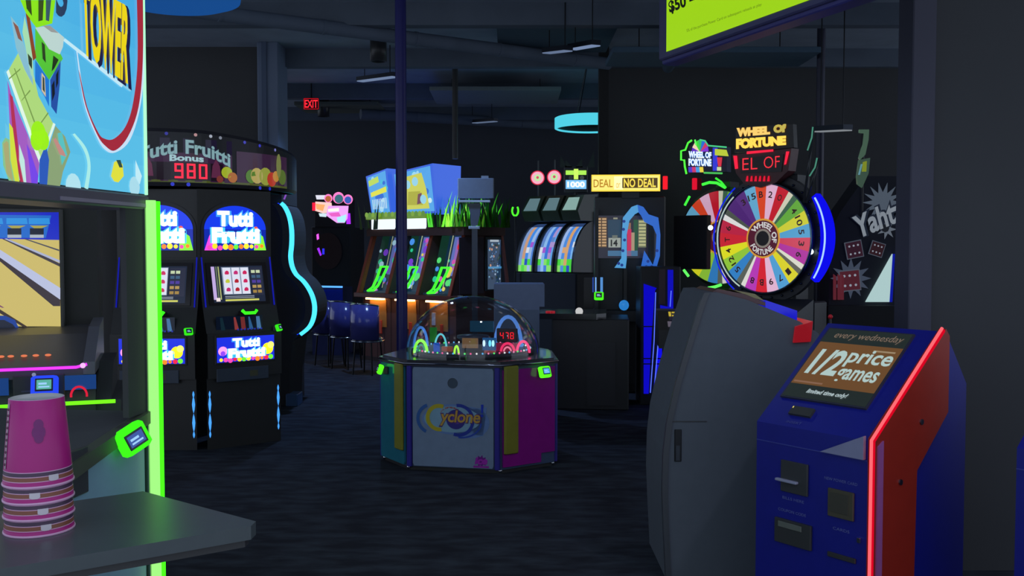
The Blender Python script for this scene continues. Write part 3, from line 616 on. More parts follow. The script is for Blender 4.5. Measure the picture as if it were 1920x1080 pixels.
for a, z, r, c in ((5, 2.36, .05, '#b8b828'), (7, 2.31, .045, '#a83030'), (9, 2.29, .03, '#905030'), (43.5, 2.35, .05, '#a8b828'), (46, 2.31, .045, '#b06828'), (40.5, 2.29, .03, '#803830'), (55, 2.33, .06, '#508028'), (58, 2.34, .07, '#b8a860'), (63, 2.34, .08, '#98a040'), (67, 2.32, .065, '#b83828'), (70, 2.35, .05, '#c08838'), (75, 2.35, .07, '#587030')): cdisc(a, z, r, .021 + a * .00005, c)
cdisc(72, 2.45, .04, .027, '#788048', .11)
for a in (13, 39): b.add([cpt(a - 2, 2.3, .022), cpt(a + 2, 2.3, .022), cpt(a + 1.5, 2.4, .022), cpt(a, 2.46, .022), cpt(a - 1.5, 2.4, .022)], [[0, 1, 2, 3, 4]], '#602848')
def arcfn(a0, a1, z0, z1, sag, e):
    return lambda u, v: cpt(a0 + (a1 - a0) * u, z0 + (z1 - z0) * v - sag * (2 * u - 1) ** 2, e)
for s_, a0, a1 in (('Tutti', 9, 24), ('Fruitti', 27, 45)):
    um, us = 27, 18
    def fn(u, v, a0=a0, a1=a1, e=.024):
        a = a0 + (a1 - a0) * u; return cpt(a, 2.49 + .12 * v - .1 * ((a - um) / us) ** 2, e)
    b.text(s_, lambda u, v: fn(u, v, e=.024), '#283848', .06); b.text(s_, lambda u, v: fn(u, v, e=.027), '#88b0b8', .03)
b.text('Bonus', arcfn(21, 34, 2.43, 2.485, .005, .025), '#a8d0d8', .04)
for a, c in ((12, '#c8c8d8'), (20, '#3030a0'), (31, '#c09098'), (37, '#b0b8c8'), (41, '#8890a0'), (52, '#4040c0'), (60, '#3030c8'), (70, '#8080d0')): cdisc(a, 2.655 - max(0, a - 35) / 55 * .1, .014, .018, c)
for a in (22, 28, 60, 66): cdisc(a, 2.235, .016, .017, '#2030d0')
b.build('canopy_artwork', screen_mat(.8), cn)
b = MB(); fnn = lambda x, z: cpt(x, z, .026)
b.digits('980', 24, 2.285, 3.1, .125, 1.0, .02, 0, '#ff1c38', None) if False else None
for i, ch in enumerate('980'):
    X = 22.8 + i * 4.6; wq = 3.3; z0, hh, th, ta = 2.285, .125, .016, .8
    R = {'a': (X, X + wq, z0 + hh - th, z0 + hh), 'd': (X, X + wq, z0, z0 + th), 'g': (X, X + wq, z0 + hh / 2 - th / 2, z0 + hh / 2 + th / 2), 'f': (X, X + ta, z0 + hh / 2, z0 + hh), 'b': (X + wq - ta, X + wq, z0 + hh / 2, z0 + hh), 'e': (X, X + ta, z0, z0 + hh / 2), 'c': (X + wq - ta, X + wq, z0, z0 + hh / 2)}
    for k in SEGS[ch]: a, c, e, f = R[k]; b.add([fnn(a, e), fnn(c, e), fnn(c, f), fnn(a, f)], [[0, 1, 2, 3]], '#ff3048')
b.build('score_digits', glow(1.5), cn, 'red digits reading 980')

# ================================================================== WAVY BLUE LIGHT MACHINE
WM = frame((-2.3, 10.3, 0), 0)
wv = thing('wavy_light_game', 'dark arcade cabinet edged with a wavy cyan light, right of the fruit games', 'arcade machine', (-2.3, 10.3, 0), 0)
wp = [(527, 382), (535, 390), (543, 408), (547, 432), (547, 458), (545, 480), (548, 500), (556, 516), (568, 527), (578, 540), (586, 556), (590, 575), (588, 595), (580, 612), (563, 626)]
lp = [L(WM, x, y) for x, y in wp]
sp_ = smooth(lp)
out = [(x - .01, z) for x, z in sp_] + [L(WM, 548, 640), L(WM, 542, 700), (L(WM, 542, 700)[0], 0), (-.75, 0), (-.75, 2.55), (L(WM, 527, 340)[0], 2.55), (L(WM, 527, 340)[0], lp[0][1])]
b = MB(); b.prism_y(out, .02, .75, '#14161f'); b.build('cabinet_body', MAT_, wv)
b = MB()
for (xa, za), (xb, zb_) in zip(sp_, sp_[1:]): b.add([(xa - .1, -.012, za), (xa - .02, -.03, za), (xb - .02, -.03, zb_), (xb - .1, -.012, zb_)], [[0, 1, 2, 3]], '#30384c')
b.build('edge_moulding', PLA, wv)
b = MB(); b.tube([(x, -.005, z) for x, z in sp_], .027, '#48d0ff', 10); b.build('wavy_light', glow(1.5), wv, 'wavy cyan light tube')
b = MB(); b.tube([(x - .034, -.012, z) for x, z in sp_], .013, '#1038ff', 8); b.build('inner_light', glow(1.2), wv)
q = [L(WM, x, y) for x, y in ((532, 326), (535, 338), (534, 350), (537, 362), (533, 374))]
b = MB(); b.tube([(x, -.01, z) for x, z in smooth(q)], .009, '#a060e0', 8); b.build('top_light', glow(.7), wv, 'short purple light')
x0, z0 = L(WM, 541, 757); x1, z1 = L(WM, 560, 740); b = MB(); b.box(x0 - .02, x1, -.05, .2, 0, z1 + .01, '#4a6a94', .01); b.build('base_step', PLA, wv)

# ================================================================== OCTAGONAL DOME GAME
OP = onfloor(850, 885); OM = frame((OP.x, OP.y, 0), math.radians(-11)); 
oc = thing('cyclone_game', 'octagonal coin game under a clear dome with Cyclone logo, centre of the aisle', 'arcade machine', (OP.x, OP.y, 0), math.radians(-11))
def octo(a=.74, s=.42, ins=0, cy=None):
    k = s * .7071; H = a / 2; W = H + k; D = a + 2 * k
    kR = k * 1.2; pts = [(-H, 0), (H, 0), (H + kR, kR), (H + kR - .14, kR + a - .12), (H - .1, D), (-H + .1, D), (-W + .05, k + a), (-W, k)]
    if ins: c = (0, D / 2); pts = [(c[0] + (x - c[0]) * (1 - ins / (D / 2)), c[1] + (y - c[1]) * (1 - ins / (D / 2))) for x, y in pts]
    return pts
O8 = octo(); topz = .835
b = MB(); b.prism_z(octo(ins=.02), .0, .05, '#101018'); b.prism_z(octo(ins=.005), .03, topz - .03, '#46587a'); b.build('cabinet_body', PLA, oc)
faces = [(O8[i], O8[(i + 1) % 8]) for i in range(8)]
cols8 = ['#8094b0', '#a01c96', '#6a7c92', '#a01c96', '#6a7c92', '#a01c96', '#6a7c92', '#2c7c90']
for i, (a, c) in enumerate(faces):
    a = Vector((*a, 0)); c = Vector((*c, 0)); d = (c - a); ln = d.length; M = Matrix.Translation(a) @ Matrix.Rotation(math.atan2(d.y, d.x), 4, 'Z')
    long_ = i % 2 == 0
    b = MB(M); m = .055 if long_ else .012
    if i == 1: b.prism_y([(m, .05), (ln * .72, .05), (ln * .72, .12), (ln - .012, .12), (ln - .012, topz - .05), (m, topz - .05)], -.014, .002, cols8[i])
    else: b.prism_y([(m + .01, .04), (ln - m - .01, .04), (ln - m, .06), (ln - m, topz - .06), (ln - m - .01, topz - .04), (m + .01, topz - .04), (m, topz - .06), (m, .06)], -.014, .002, cols8[i])
    pn = b.build('side_panel', GLO if i else PLA, oc, {0: 'grey-blue front panel', 1: 'magenta side panel', 7: 'teal side panel'}.get(i))
    if long_:
        for xx in (.027, ln - .027): b = MB(M); b.box(xx - .02, xx + .02, -.02, .01, .03, topz - .03, '#38309a', .008); b.build('corner_trim', PLA, oc)
    if i == 0:
        b = MB(M); b.disc(ln * .5, .68, .038, -.016, '#48586a', 24); b.tube([(ln * .5 + .038 * math.cos(t), -.016, .68 + .038 * math.sin(t)) for t in [2 * PI * k / 24 for k in range(24)]], .002, '#404e5e', 6, True); b.build('service_cap', PLA, oc)
        cx, cz = ln * .52, .405; b = MB(M)
        b.disc(cx - .02, cz, .235, -.0155, '#7090c8', 32, .115); b.disc(cx + .12, cz - .02, .15, -.0155, '#7090c8', 24, .12); b.poly([(cx + .1, cz + .08), (cx + .25, cz + .1), (cx + .22, cz - .12), (cx + .1, cz - .1)], -.0155, '#7090c8')
        b.disc(cx - .02, cz, .22, -.0165, '#8ab4cc', 32, .1); b.arc(cx + .03, cz - .005, .1, .125, -.018, '#2c40a8', -1.9, 1.7, 24); b.arc(cx + .05, cz - .01, .15, .165, -.018, '#3050b8', -1.7, -.1, 24, .8); b.arc(cx - .12, cz + .01, .075, .105, -.0182, '#c8b830', 1.2, 4.9, 24); b.arc(cx - .18, cz, .095, .12, -.0175, '#3868b0', 1.9, 4.3, 20)
        b.disc(cx + .01, cz, .075, -.0175, '#3c3890', 24); b.disc(cx + .02, cz + .005, .04, -.018, '#6a4aa8', 20)
        b.tbox('yclone', cx - .115, cx + .2, cz - .05, cz + .07, -.0185, '#d8a848', .02, .15, .95, '#5a2c78', .03)
        b.text('SUPER', lambda u, v: (cx - .03 + .095 * math.sin(-1 + 1.6 * u) * (1), -.0195, cz - .0 + (.085 + .012 * v) * math.cos(-1 + 1.6 * u)), '#c04838', .02)
        b.poly([(cx + .205, cz + .12), (cx + .225, cz + .12), (cx + .22, cz + .055), (cx + .207, cz + .055)], -.019, '#1c3cc8'); b.disc(cx + .213, cz + .035, .011, -.019, '#1c3cc8', 10)
        b.build('logo_decal', PLA, pn, 'swirling blue and yellow Cyclone logo')
        b = MB(M); b.star(ln - .15, .095, .05, -.016, '#7a1c90', 9, .6); b.tbox('ice', ln - .2, ln - .1, .07, .125, -.0175, '#b82cc0', .05, .2); b.rect(ln - .21, ln - .09, .045, .06, -.0165, '#a828b0'); b.build('maker_decal', PLA, pn)
# yellow bumper pads at the panel joints
for i, t0 in ((1, .02), (7, .68), (3, .02), (5, .02)):
    a, c = faces[i]; a = Vector((*a, 0)); c = Vector((*c, 0)); d = c - a; ln = d.length; M = Matrix.Translation(a) @ Matrix.Rotation(math.atan2(d.y, d.x), 4, 'Z')
    x0 = ln * t0 + (.0); wd_ = .13
    if i == 7: x0 = ln - wd_ - .005
    b = MB(M); b.box(x0, x0 + wd_, -.04, -.012, .15, topz - .02, '#8c8a2c', .015); b.build('bumper_pad', PLA, oc, 'yellow bumper pad')
b = MB(); b.prism_z(octo(ins=-.02), topz - .03, topz, '#2c2c3c'); b.prism_z(octo(ins=.01), topz, topz + .012, '#1a1a26'); b.build('top_rim', GLO, oc)
b = MB(); tr8 = octo(ins=-.024); b.tube([(x, y, topz - .012) for x, y in tr8], .006, '#9aa0b0', 6, True); b.build('rim_trim', CHR, oc)
b = MB()
for x, y in octo(ins=.02): b.ball((x, y, .02), .016, '#d8d8e0', 10, 6)
each(b, 'caster', CHR, oc)
cy = (O8[0][1] + O8[4][1]) / 2; DR = .545; DH = .465; dz = topz + .012
dm = Matrix.Translation((.01, cy - .06, 0))
b = MB(dm); prof = []
for k in range(17): t = PI / 2 * k / 16; prof.append((DR * math.cos(t), DH * math.sin(t)))
for k in range(16, -1, -1): t = PI / 2 * k / 16; prof.append(((DR - .006) * math.cos(t), (DH - .006) * math.sin(t)))
b.lathe(prof, 0, 0, '#ffffff', 64, dz); b.build('dome', glass_mat(), oc, 'clear acrylic dome')
# play ring inside the dome
b = MB(dm); b.lathe([(0, .0), (.5, .0), (.5, .03), (.44, .035), (.2, .02), (0, .02)], 0, 0, '#202430', 48, dz); b.lathe([(.09, .02), (.09, .1), (.13, .12), (.13, .14), (0, .15)], 0, 0, '#2a2c48', 24, dz); b.build('play_table', PLA, oc)
def lit_arch(x, y, rz, r, h, c, s, tr=.011, name='light_arch'):
    M = dm @ Matrix.Translation((x, y, dz + .02)) @ Matrix.Rotation(rz, 4, 'Z'); b = MB(M)
    b.tube([(r * math.cos(t), 0, h * math.sin(t)) for t in [PI * k / 14 for k in range(15)]], tr, c, 8); return b.build(name, glow(s), oc)
def dxy(px, py, z, y):                    # dome-local x for a picture column on plane y
    M = OM @ dm; p = L(M, px, py, y); return p[0]
yf = -.43
lit_arch(dxy(789, 665, 0, -.3), -.3, 0, .052, .1, '#8cff48', 1.2, .012); lit_arch(dxy(789, 665, 0, -.3), -.29, 0, .03, .065, '#50c8a0', .5, .008)
lit_arch(dxy(856, 665, 0, yf), yf, 0, .018, .075, '#a8ff40', 1.2, .008)
lit_arch(dxy(789, 640, 0, .1), .1, .2, .055, .17, '#5090f0', .8, .011)
lit_arch(dxy(826, 645, 0, -.05), -.05, .9, .06, .13, '#70e0f0', .8, .008)
lit_arch(dxy(953, 620, 0, .22), .22, -.1, .115, .26, '#5c90e8', .8, .016)
lit_arch(dxy(981, 660, 0, -.12), -.12, 0, .05, .09, '#ff4880', 1.1, .011); lit_arch(dxy(951, 660, 0, -.12), -.1, 0, .055, .07, '#ff3870', .95, .01); lit_arch(dxy(951, 660, 0, -.12), -.11, 0, .03, .04, '#ff88a8', .9, .007)
b = MB(dm); x = dxy(950, 632, 0, .0); b.box(x - .085, x + .085, .0, .04, dz + .09, dz + .2, '#2a0610', .008); b.cyl((x, .03, dz), (x, .03, dz + .1), .03, '#300818', 10); b.build('score_display', PLA, oc)
b = MB(dm); b.digits('478', x - .055, dz + .115, .03, .055, .012, .006, -.003, '#ff2030'); b.build('score_digits', glow(1.2), oc, 'red digits reading 478')
b = MB(dm); x = dxy(944, 660, 0, -.08)
b.rect(x - .11, x + .12, dz + .01, dz + .09, -.07, '#8c1840'); b.build('target_panel', screen_mat(.6), oc)
b = MB(dm)
for px, w_, z0, z1, y, c in ((881, .13, .05, .13, -.15, '#8a6848'), (917, .11, .04, .14, -.2, '#2060a0'), (838, .09, .03, .07, -.25, '#a05848'), (818, .05, .0, .1, -.28, '#2060e0'), (903, .2, .16, .25, .1, '#123c58'), (812, .06, .08, .2, -.02, '#1c7828'), (918, .09, .02, .05, -.3, '#a05050')):
    x = dxy(px, 660, 0, y); b.box(x - w_ / 2, x + w_ / 2, y, y + .02, dz + z0, dz + z1, c, .004)
each(b, 'target_card', screen_mat(.5), oc)
b = MB(dm)
for px, z, y, c in ((908, .1, -.22, '#c8e8ff'), (919, .1, -.22, '#70d8ff'), (925, .1, -.22, '#a8f0ff')): x = dxy(px, 650, 0, y); b.ball((x, y - .01, dz + z), .014, c, 10, 8, (.8, .6, 1.9))
each(b, 'target_lamp', glow(1.3), oc)
b = MB(dm); nb = 64
for k in range(nb):
    a = 2 * PI * k / nb; c = ['#ff60a0', '#ff90c0', '#ffffff', '#60ff80', '#60c0ff'][(k * 7) % 5]; b.ball((.47 * math.cos(a), .47 * math.sin(a), dz + .04), .0075, c, 6, 4)
each(b, 'rim_lamp', glow(.9), oc)
b = MB(dm)
for k in range(8): x = dxy(900 + k * 3.6, 683, 0, -.56); b.ball((x, -.57, dz - .008), .006, ['#b0e0b0', '#90c8f0'][k % 2], 6, 4)
each(b, 'front_lamp', glow(.8), oc)
b = MB(dm); b.lathe([(.0, 0), (.022, 0), (.022, .012), (.0, .016)], -.11, .02, '#6a7a88', 12, dz + DH - .015); b.build('dome_cap', PLA, oc)
M = Matrix.Translation(Vector((*O8[1], 0))) @ Matrix.Rotation(math.radians(45), 4, 'Z'); reader(oc, M @ Matrix.Translation((.36, -.04, .745)), .1, '#58ff20', '#50a8f0', 1.3)
M = Matrix.Translation(Vector((*O8[7], 0))) @ Matrix.Rotation(math.radians(-45), 4, 'Z'); reader(oc, M @ Matrix.Translation((.12, -.05, .74)) @ Matrix.Rotation(-.4, 4, 'Z'), .085, '#58ff20', '#183020', 1.3)

# ================================================================== BEACH COIN PUSHER
PR = math.atan2(-1.2, 1.49); PL = (-2.27, 14.6, 0); PM = frame(PL, PR); PW = 1.91
pu = thing('coin_pusher_game', 'wooden beach-hut coin game with green grass roof and sea-blue lit sign', 'arcade machine', PL, PR)
wood = '#5a2c24'
b = MB(); b.box(.0, PW, .0, 1.0, 0, .98, wood)
for k in range(13): b.box(.02 + k * .146, .03 + k * .146, -.006, .0, .02, .97, '#38170f')
b.box(-.02, PW + .02, -.02, 1.02, 0, .06, '#280c08'); b.box(0, PW, .62, 1.0, .98, 1.98, '#2a1c1c'); b.box(-.04, PW + .04, .12, 1.04, 1.88, 2.0, '#4a2018'); b.box(PW - .02, PW, .2, 1.0, .98, 1.98, wood); b.build('cabinet_body', MAT_, pu)
b = MB(); b.box(-.06, PW + .03, -.14, .12, .96, 1.03, '#6a2820', .012); b.build('console_ledge', PLA, pu)
for k in range(4):
    x = k * (PW - .04) / 3; c = '#b85838' if k == 0 else '#452018'
    b = MB(); b.prism_x([(-.1, 1.03), (.2, 1.9), (.5, 1.9), (.4, 1.03)] if k in (1, 2, 3) else [(-.12, 1.03), (.18, 1.9), (.26, 1.9), (-.04, 1.03)], x, x + .045, c); b.prism_x([(-.13, 1.03), (.18, 1.9), (.2, 1.9), (-.11, 1.03)], x - .004, x + .049, '#a04a34'); b.build('divider', MAT_, pu)
rd = random.Random(9)
for k in range(3):
    x0 = .05 + k * (PW - .04) / 3; x1 = x0 + (PW - .04) / 3 - .05; xm = (x0 + x1) / 2
    SHR = Matrix.Identity(4); SHR[1][2] = .3; SHR[1][3] = -.3 * 1.03; b = MB(SHR); y = .12
    b.rect(x0, x1, 1.03, 1.88, y, '#123048'); b.rect(x0, x0 + .16, 1.03, 1.88, y - .002, '#14382c'); b.rect(xm - .02, x1 - .02, 1.3, 1.86, y - .002, '#6878c8'); b.rect(xm + .04, x1 - .06, 1.4, 1.82, y - .004, '#a070c0')
    b.disc(xm + .13, 1.72, .065, y - .006, '#f02838', 16); 
    for j in range(26): b.disc(rd.uniform(x0 + .03, x1 - .03), rd.uniform(1.05, 1.84), rd.uniform(.02, .06), y - .008 - j * .0002, rd.choice(['#30d8a0', '#e060c0', '#50a0ff', '#f0e060', '#8048e0', '#60f080', '#b8e8ff']), 8)
    b.rect(xm - .06, xm - .045, 1.1, 1.88, y - .012, '#c8d0a0')
    b.build('backdrop', screen_mat(.8 if k else .55), pu)
    b = MB(); b.tube([(xm - .16, -.06, 1.06), (xm - .02, -.08, 1.07), (xm + .06, -.06, 1.14), (xm + .12, .0, 1.3), (xm + .14, .06, 1.42), (xm - .0, .06, 1.42), (xm - .03, .0, 1.24), (xm - .08, -.03, 1.12)], .02, '#40f830', 8, True); b.build('coin_chute', glow(1.5), pu, 'glowing green coin chute')
    b = MB(); b.box(x0 + .02, x1 - .02, -.05, .3, 1.032, 1.06, '#203848'); b.ball((x0 + .16, -.02, 1.07), .04, '#30e878', 10, 6, (1.4, .6, .5)); b.ball((xm - .02, -.04, 1.08), .03, '#f0b0f0', 10, 6); b.build('play_tray', glow(.8) if False else screen_mat(.5), pu)
    b = MB(); b.box(xm - .17, xm + .18, -.012, .0, .52, .93, '#c88840'); b.build('lower_panel', MAT_, pu)
    b = MB(); b.box(xm - .17, xm + .18, -.1, -.03, .93, .955, '#ffc880'); b.build('panel_light', glow(7.0), pu)
    b = MB(); b.box(xm - .12, xm - .05, -.03, -.01, .6, .78, '#d8d8e8', .006); b.box(xm + .04, xm + .1, -.03, -.01, .42, .62, '#e04020', .01); b.build('coin_slot', PLA, pu)
b = MB(); 
for k in (0, 1): 
    x0 = .08 + k * .64; b.box(x0, x0 + .5, .1, .14, 1.98, 2.13, '#e8f4ff', .01)
b.build('header_light', glow(1.15), pu, 'white lit header panels')
b = MB(); b.box(.0, 1.25, .06, .2, 2.13, 2.2, '#88b838', .01)
for k in range(18): b.disc(.03 + k * .07, 2.2, .04, .058, ['#a0d840', '#78b838'][k % 2], 8)
b.build('hedge_trim', screen_mat(.5), pu)
# sea sign boxes
def seabox(x0, x1, z0, z1, y0, y1, lean, title):
    b = MB(); b.add([(x0, y0, z0), (x1, y0, z0), (x1, y1, z0), (x0, y1, z0), (x0 - .02, y0 - lean, z1 - .1), (x1 + .02, y0 - lean, z1), (x1 + .02, y1, z1), (x0 - .02, y1, z1 - .1)], [[0, 1, 5, 4], [1, 2, 6, 5], [2, 3, 7, 6], [3, 0, 4, 7], [4, 5, 6, 7]], '#3c6cf0'); bx = b.build('sign_box', screen_mat(.8), pu)
    b = MB(); hh = z1 - z0; ww = x1 - x0; f = lambda u, v, e: (x0 + ww * u, y0 - lean * v - e, z0 + (hh - .1 * (1 - u)) * v)
    def q(pts, e, c): b.add([f(u, v, e) for u, v in pts], [list(range(len(pts)))], c)
    q([(.04, .04), (.96, .04), (.96, .96), (.04, .96)], .004, '#58b0f8')
    for i in range(14): 
        u, v, r = rd.uniform(.12, .9), rd.uniform(.12, .9), rd.uniform(.03, .08); q([(u + r * math.cos(t) * hh / ww, v + r * math.sin(t)) for t in [PI * k / 5 for k in range(10)]], .006 + i * .0003, rd.choice(['#a8e4ff', '#2c70e0', '#d8f8ff', '#4cc8e8']))
    if title:
        q([(.08, .72), (.6, .76), (.58, .9), (.08, .86)], .012, '#c8e860'); q([(.12, .45), (.92, .5), (.92, .62), (.12, .56)], .012, '#f0f048')
        for k in range(9): q([(.14 + k * .085, .14), (.18 + k * .085, .14), (.19 + k * .085, .38), (.15 + k * .085, .38)], .012, '#d8f0ff')
    else:                                 # plain coral and sand shapes
        q([(.18, .1), (.85, .1), (.82, .5), (.74, .86), (.28, .84), (.2, .5)], .012, '#d8dc58'); q([(.3, .2), (.7, .18), (.66, .48), (.36, .5)], .014, '#b8b838'); q([(.55, .2), (.66, .22), (.7, .44), (.6, .42)], .016, '#7a4a58')
        for u, v in ((.36, .66), (.56, .7), (.72, .3)): q([(u + .08 * math.cos(t), v + .1 * math.sin(t)) for t in [PI * k / 5 for k in range(10)]], .016, '#9fe0f8')
    b.build('sign_picture', screen_mat(.85), bx)
seabox(.08, .5, 2.2, 2.88, .12, .5, .1, True); seabox(.66, 1.45, 2.2, 2.9, .1, .6, .1, False)
# grass leaves
b = MB(); b2 = MB()
def leaf(bb, x, y, z, h, wv_, lean, col):
    bb.add([(x - wv_, y, z), (x + wv_, y, z), (x + wv_ * .9 + lean * .4, y - .01, z + h * .5), (x + lean, y, z + h), (x - wv_ * .9 + lean * .4, y + .01, z + h * .5)], [[0, 1, 2, 3, 4]], col)
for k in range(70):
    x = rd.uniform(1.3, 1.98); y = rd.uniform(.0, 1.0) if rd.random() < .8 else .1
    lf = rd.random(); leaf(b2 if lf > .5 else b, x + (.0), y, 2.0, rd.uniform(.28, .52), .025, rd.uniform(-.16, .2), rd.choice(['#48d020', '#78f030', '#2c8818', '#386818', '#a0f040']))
for k in range(30):
    leaf(b, PW + rd.uniform(-.05, .08), rd.uniform(.1, 1.1), 2.0, rd.uniform(.25, .5), .03, rd.uniform(-.1, .14), rd.choice(['#386818', '#2c5818', '#507828']))
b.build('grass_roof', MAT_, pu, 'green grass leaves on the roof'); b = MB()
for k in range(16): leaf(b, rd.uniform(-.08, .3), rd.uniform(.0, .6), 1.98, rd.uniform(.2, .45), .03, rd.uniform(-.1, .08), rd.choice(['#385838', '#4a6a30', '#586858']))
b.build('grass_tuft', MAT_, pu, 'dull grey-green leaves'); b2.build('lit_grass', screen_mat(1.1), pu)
# right face (x = PW plane): sea window and hut boards
SM = Matrix.Translation((PW, 0, 0)) @ Matrix.Rotation(PI / 2, 4, 'Z')
b = MB(SM); b.box(.62, .98, -.02, .0, 1.08, 1.86, '#18282c'); b.build('side_window_frame', MAT_, pu)
b = MB(SM); b.rect(.66, .96, 1.1, 1.82, -.022, '#28486c')
for j in range(60): b.disc(rd.uniform(.68, .94), rd.uniform(1.12, 1.8), rd.uniform(.01, .022), -.024 - j * .0001, rd.choice(['#6090d8', '#c8e0ff', '#20382c', '#385848', '#102030', '#90c8f0', '#f0b090']), 7)
b.rect(.66, .96, 1.4, 1.43, -.032, '#58b0f0'); b.rect(.7, .9, 1.79, 1.82, -.032, '#d0e0f0'); b.build('side_window', screen_mat(.55), pu)
b = MB(SM); b.prism_x([(-.16, 1.0), (-.13, 1.0), (.02, 1.95), (-.01, 1.95)], .97, 1.02, '#8a5048'); b.box(.06, .58, -.015, 0, 1.05, 1.85, '#3a2230'); b.build('side_boards', MAT_, pu)

# chairs in front of the coin game
def chair(loc, rz, label, first=None):
    t = thing('arcade_chair', label, 'chair', loc, rz, 'curved back chairs before the beach coin game')
    b = MB(); V = []; N = 12; F = []
    for k in range(N + 1):
        a = PI * (.12 + .76 * k / N)
        for r in (.22, .24):
            for z in (.48, .9 + .05 * math.sin(a)): V.append((r * math.cos(a), r * math.sin(a), z))
    for k in range(N): o_ = k * 4; F += [[o_, o_ + 1, o_ + 5, o_ + 4], [o_ + 2, o_ + 6, o_ + 7, o_ + 3], [o_ + 1, o_ + 3, o_ + 7, o_ + 5], [o_, o_ + 4, o_ + 6, o_ + 2]]
    F += [[0, 2, 3, 1], [N * 4, N * 4 + 1, N * 4 + 3, N * 4 + 2]]; b.add(V, F, '#50509c', True); b.build('backrest', GLO, t)
    b = MB(); b.tube([(.23 * math.cos(PI * (.12 + .76 * k / N)), .23 * math.sin(PI * (.12 + .76 * k / N)), .91 + .05 * math.sin(PI * (.12 + .76 * k / N))) for k in range(N + 1)], .012, '#c8d8d0', 8); b.build('back_rail', CHR, t)
    b = MB(); b.lathe([(0, .44), (.2, .44), (.22, .46), (.22, .48), (.19, .5), (0, .505)], 0, 0, '#24264c', 24); b.build('seat', GLO, t)
    b = MB(); b.tube([(.225 * math.cos(2 * PI * k / 24), .225 * math.sin(2 * PI * k / 24), .455) for k in range(24)], .011, '#d0d8e0', 8, True); b.build('seat_ring', CHR, t)
    for k in range(4):
        a = PI / 4 + k * PI / 2; b = MB(); b.cyl((.17 * math.cos(a), .17 * math.sin(a), .45), (.21 * math.cos(a), .21 * math.sin(a), 0), .011, '#202428', 8); b.build('leg', MET, t)
    return t
pc = [(P(618, 665, 13.9), 'curved back chair farthest left before the beach coin game'), (P(650, 665, 13.5), 'middle curved back chair before the beach coin game'), (P(690, 665, 12.9), 'curved back chair nearest the blue pole, before the beach coin game')]
c0 = None
for i, (p, lb) in enumerate(pc):
    if c0 is None: c0 = chair((p.x, p.y, 0), PR + PI, lb)
    else:
        c = dup(c0); c.location = (p.x, p.y, 0); c.rotation_euler.z = PR + PI + .15 * i; c['label'] = lb

# ================================================================== PINK NEON GAME (far left of the coin game)
NM = frame((-2.95, 15.7, 0), math.radians(-8)); ng = thing('neon_bubble_game', 'dark arcade game with pink and white neon bubble sign left of the beach coin game', 'arcade machine', (-2.95, 15.7, 0), math.radians(-8))
a = L(NM, 583, 500); c = L(NM, 668, 500)
b = MB(); b.box(a[0], c[0] - .1, .02, .8, 0, 2.05, '#0e0e14', .02); b.build('cabinet_body', MAT_, ng)
b = MB(); q = L(NM, 612, 465); b.disc(q[0] + .02, q[1] - .05, .24, .01, '#38140e', 24, .3); b.build('front_wheel', MAT_, ng)
b = MB()
def np_(px, py, r, c_, y): q = L(NM, px, py); b.disc(q[0], q[1], r, y, c_, 18)
for px, py, r in ((616, 372, .07), (635, 371, .095), (653, 374, .08)): np_(px, py, r, '#ff80c8', -.012)
for px, py, r, c_ in ((616, 373, .05, '#b06038'), (636, 373, .072, '#386878'), (653, 375, .058, '#3858b0')): np_(px, py, r, c_, -.016)
def nq(pts, y, c_): b.poly([L(NM, *p_) for p_ in pts], y, c_)
nq([(587, 394), (592, 378), (622, 380), (624, 398), (606, 400)], -.01, '#f0c8c0'); nq([(586, 395), (586, 380), (592, 380), (592, 395)], -.014, '#ff2040'); nq([(592, 382), (610, 384), (606, 396), (594, 392)], -.014, '#f0a868')
nq([(592, 366), (616, 366), (616, 374), (594, 374)], -.011, '#d8d8e8'); nq([(598, 400), (614, 400), (612, 407), (600, 406)], -.012, '#c8e0e8')
nq([(612, 404), (616, 386), (654, 386), (652, 410), (646, 418), (632, 418)], -.013, '#e8a0f0'); nq([(616, 392), (636, 390), (636, 396), (616, 397)], -.017, '#ffffe8'); nq([(616, 400), (636, 398), (640, 406), (622, 406)], -.017, '#e060c0'); nq([(632, 408), (650, 402), (648, 417), (634, 417)], -.018, '#a8e8f8')
nq([(650, 400), (657, 400), (658, 420), (650, 420)], -.012, '#b030ff'); b.build('neon_sign', screen_mat(1.15), ng, 'pink, white and red neon bubble sign'); b = MB(); nq([(593, 440), (597, 438), (598, 448), (594, 450)], .008, '#ff60ff'); nq([(594, 466), (598, 464), (603, 478), (600, 480)], .008, '#a030ff'); nq([(604, 466), (608, 466), (608, 477), (604, 477)], .008, '#3030ff')
each(b, 'panel_light', screen_mat(1.15), ng)
b = MB(); x0, z0 = L(NM, 590, 421); x1, _ = L(NM, 655, 400); b.box(x0, x1, -.006, .3, 2.04, z0 + .42, '#100c14', .01); b.build('sign_backing', MAT_, ng)
b = MB(); a = L(NM, 584, 537, -.5); c = L(NM, 642, 538, -.5); b.tube([(a[0], -.5, a[1]), (c[0], -.5, c[1])], .014, '#58a8ff', 8); b.build('console_light', glow(1.4), ng)
b = MB(); b.box(a[0], c[0], -.48, .02, .0, a[1] - .02, '#12205a'); b.box(a[0], c[0], -.49, -.48, a[1] - .22, a[1] - .05, '#1838c0'); b.build('console', PLA, ng)

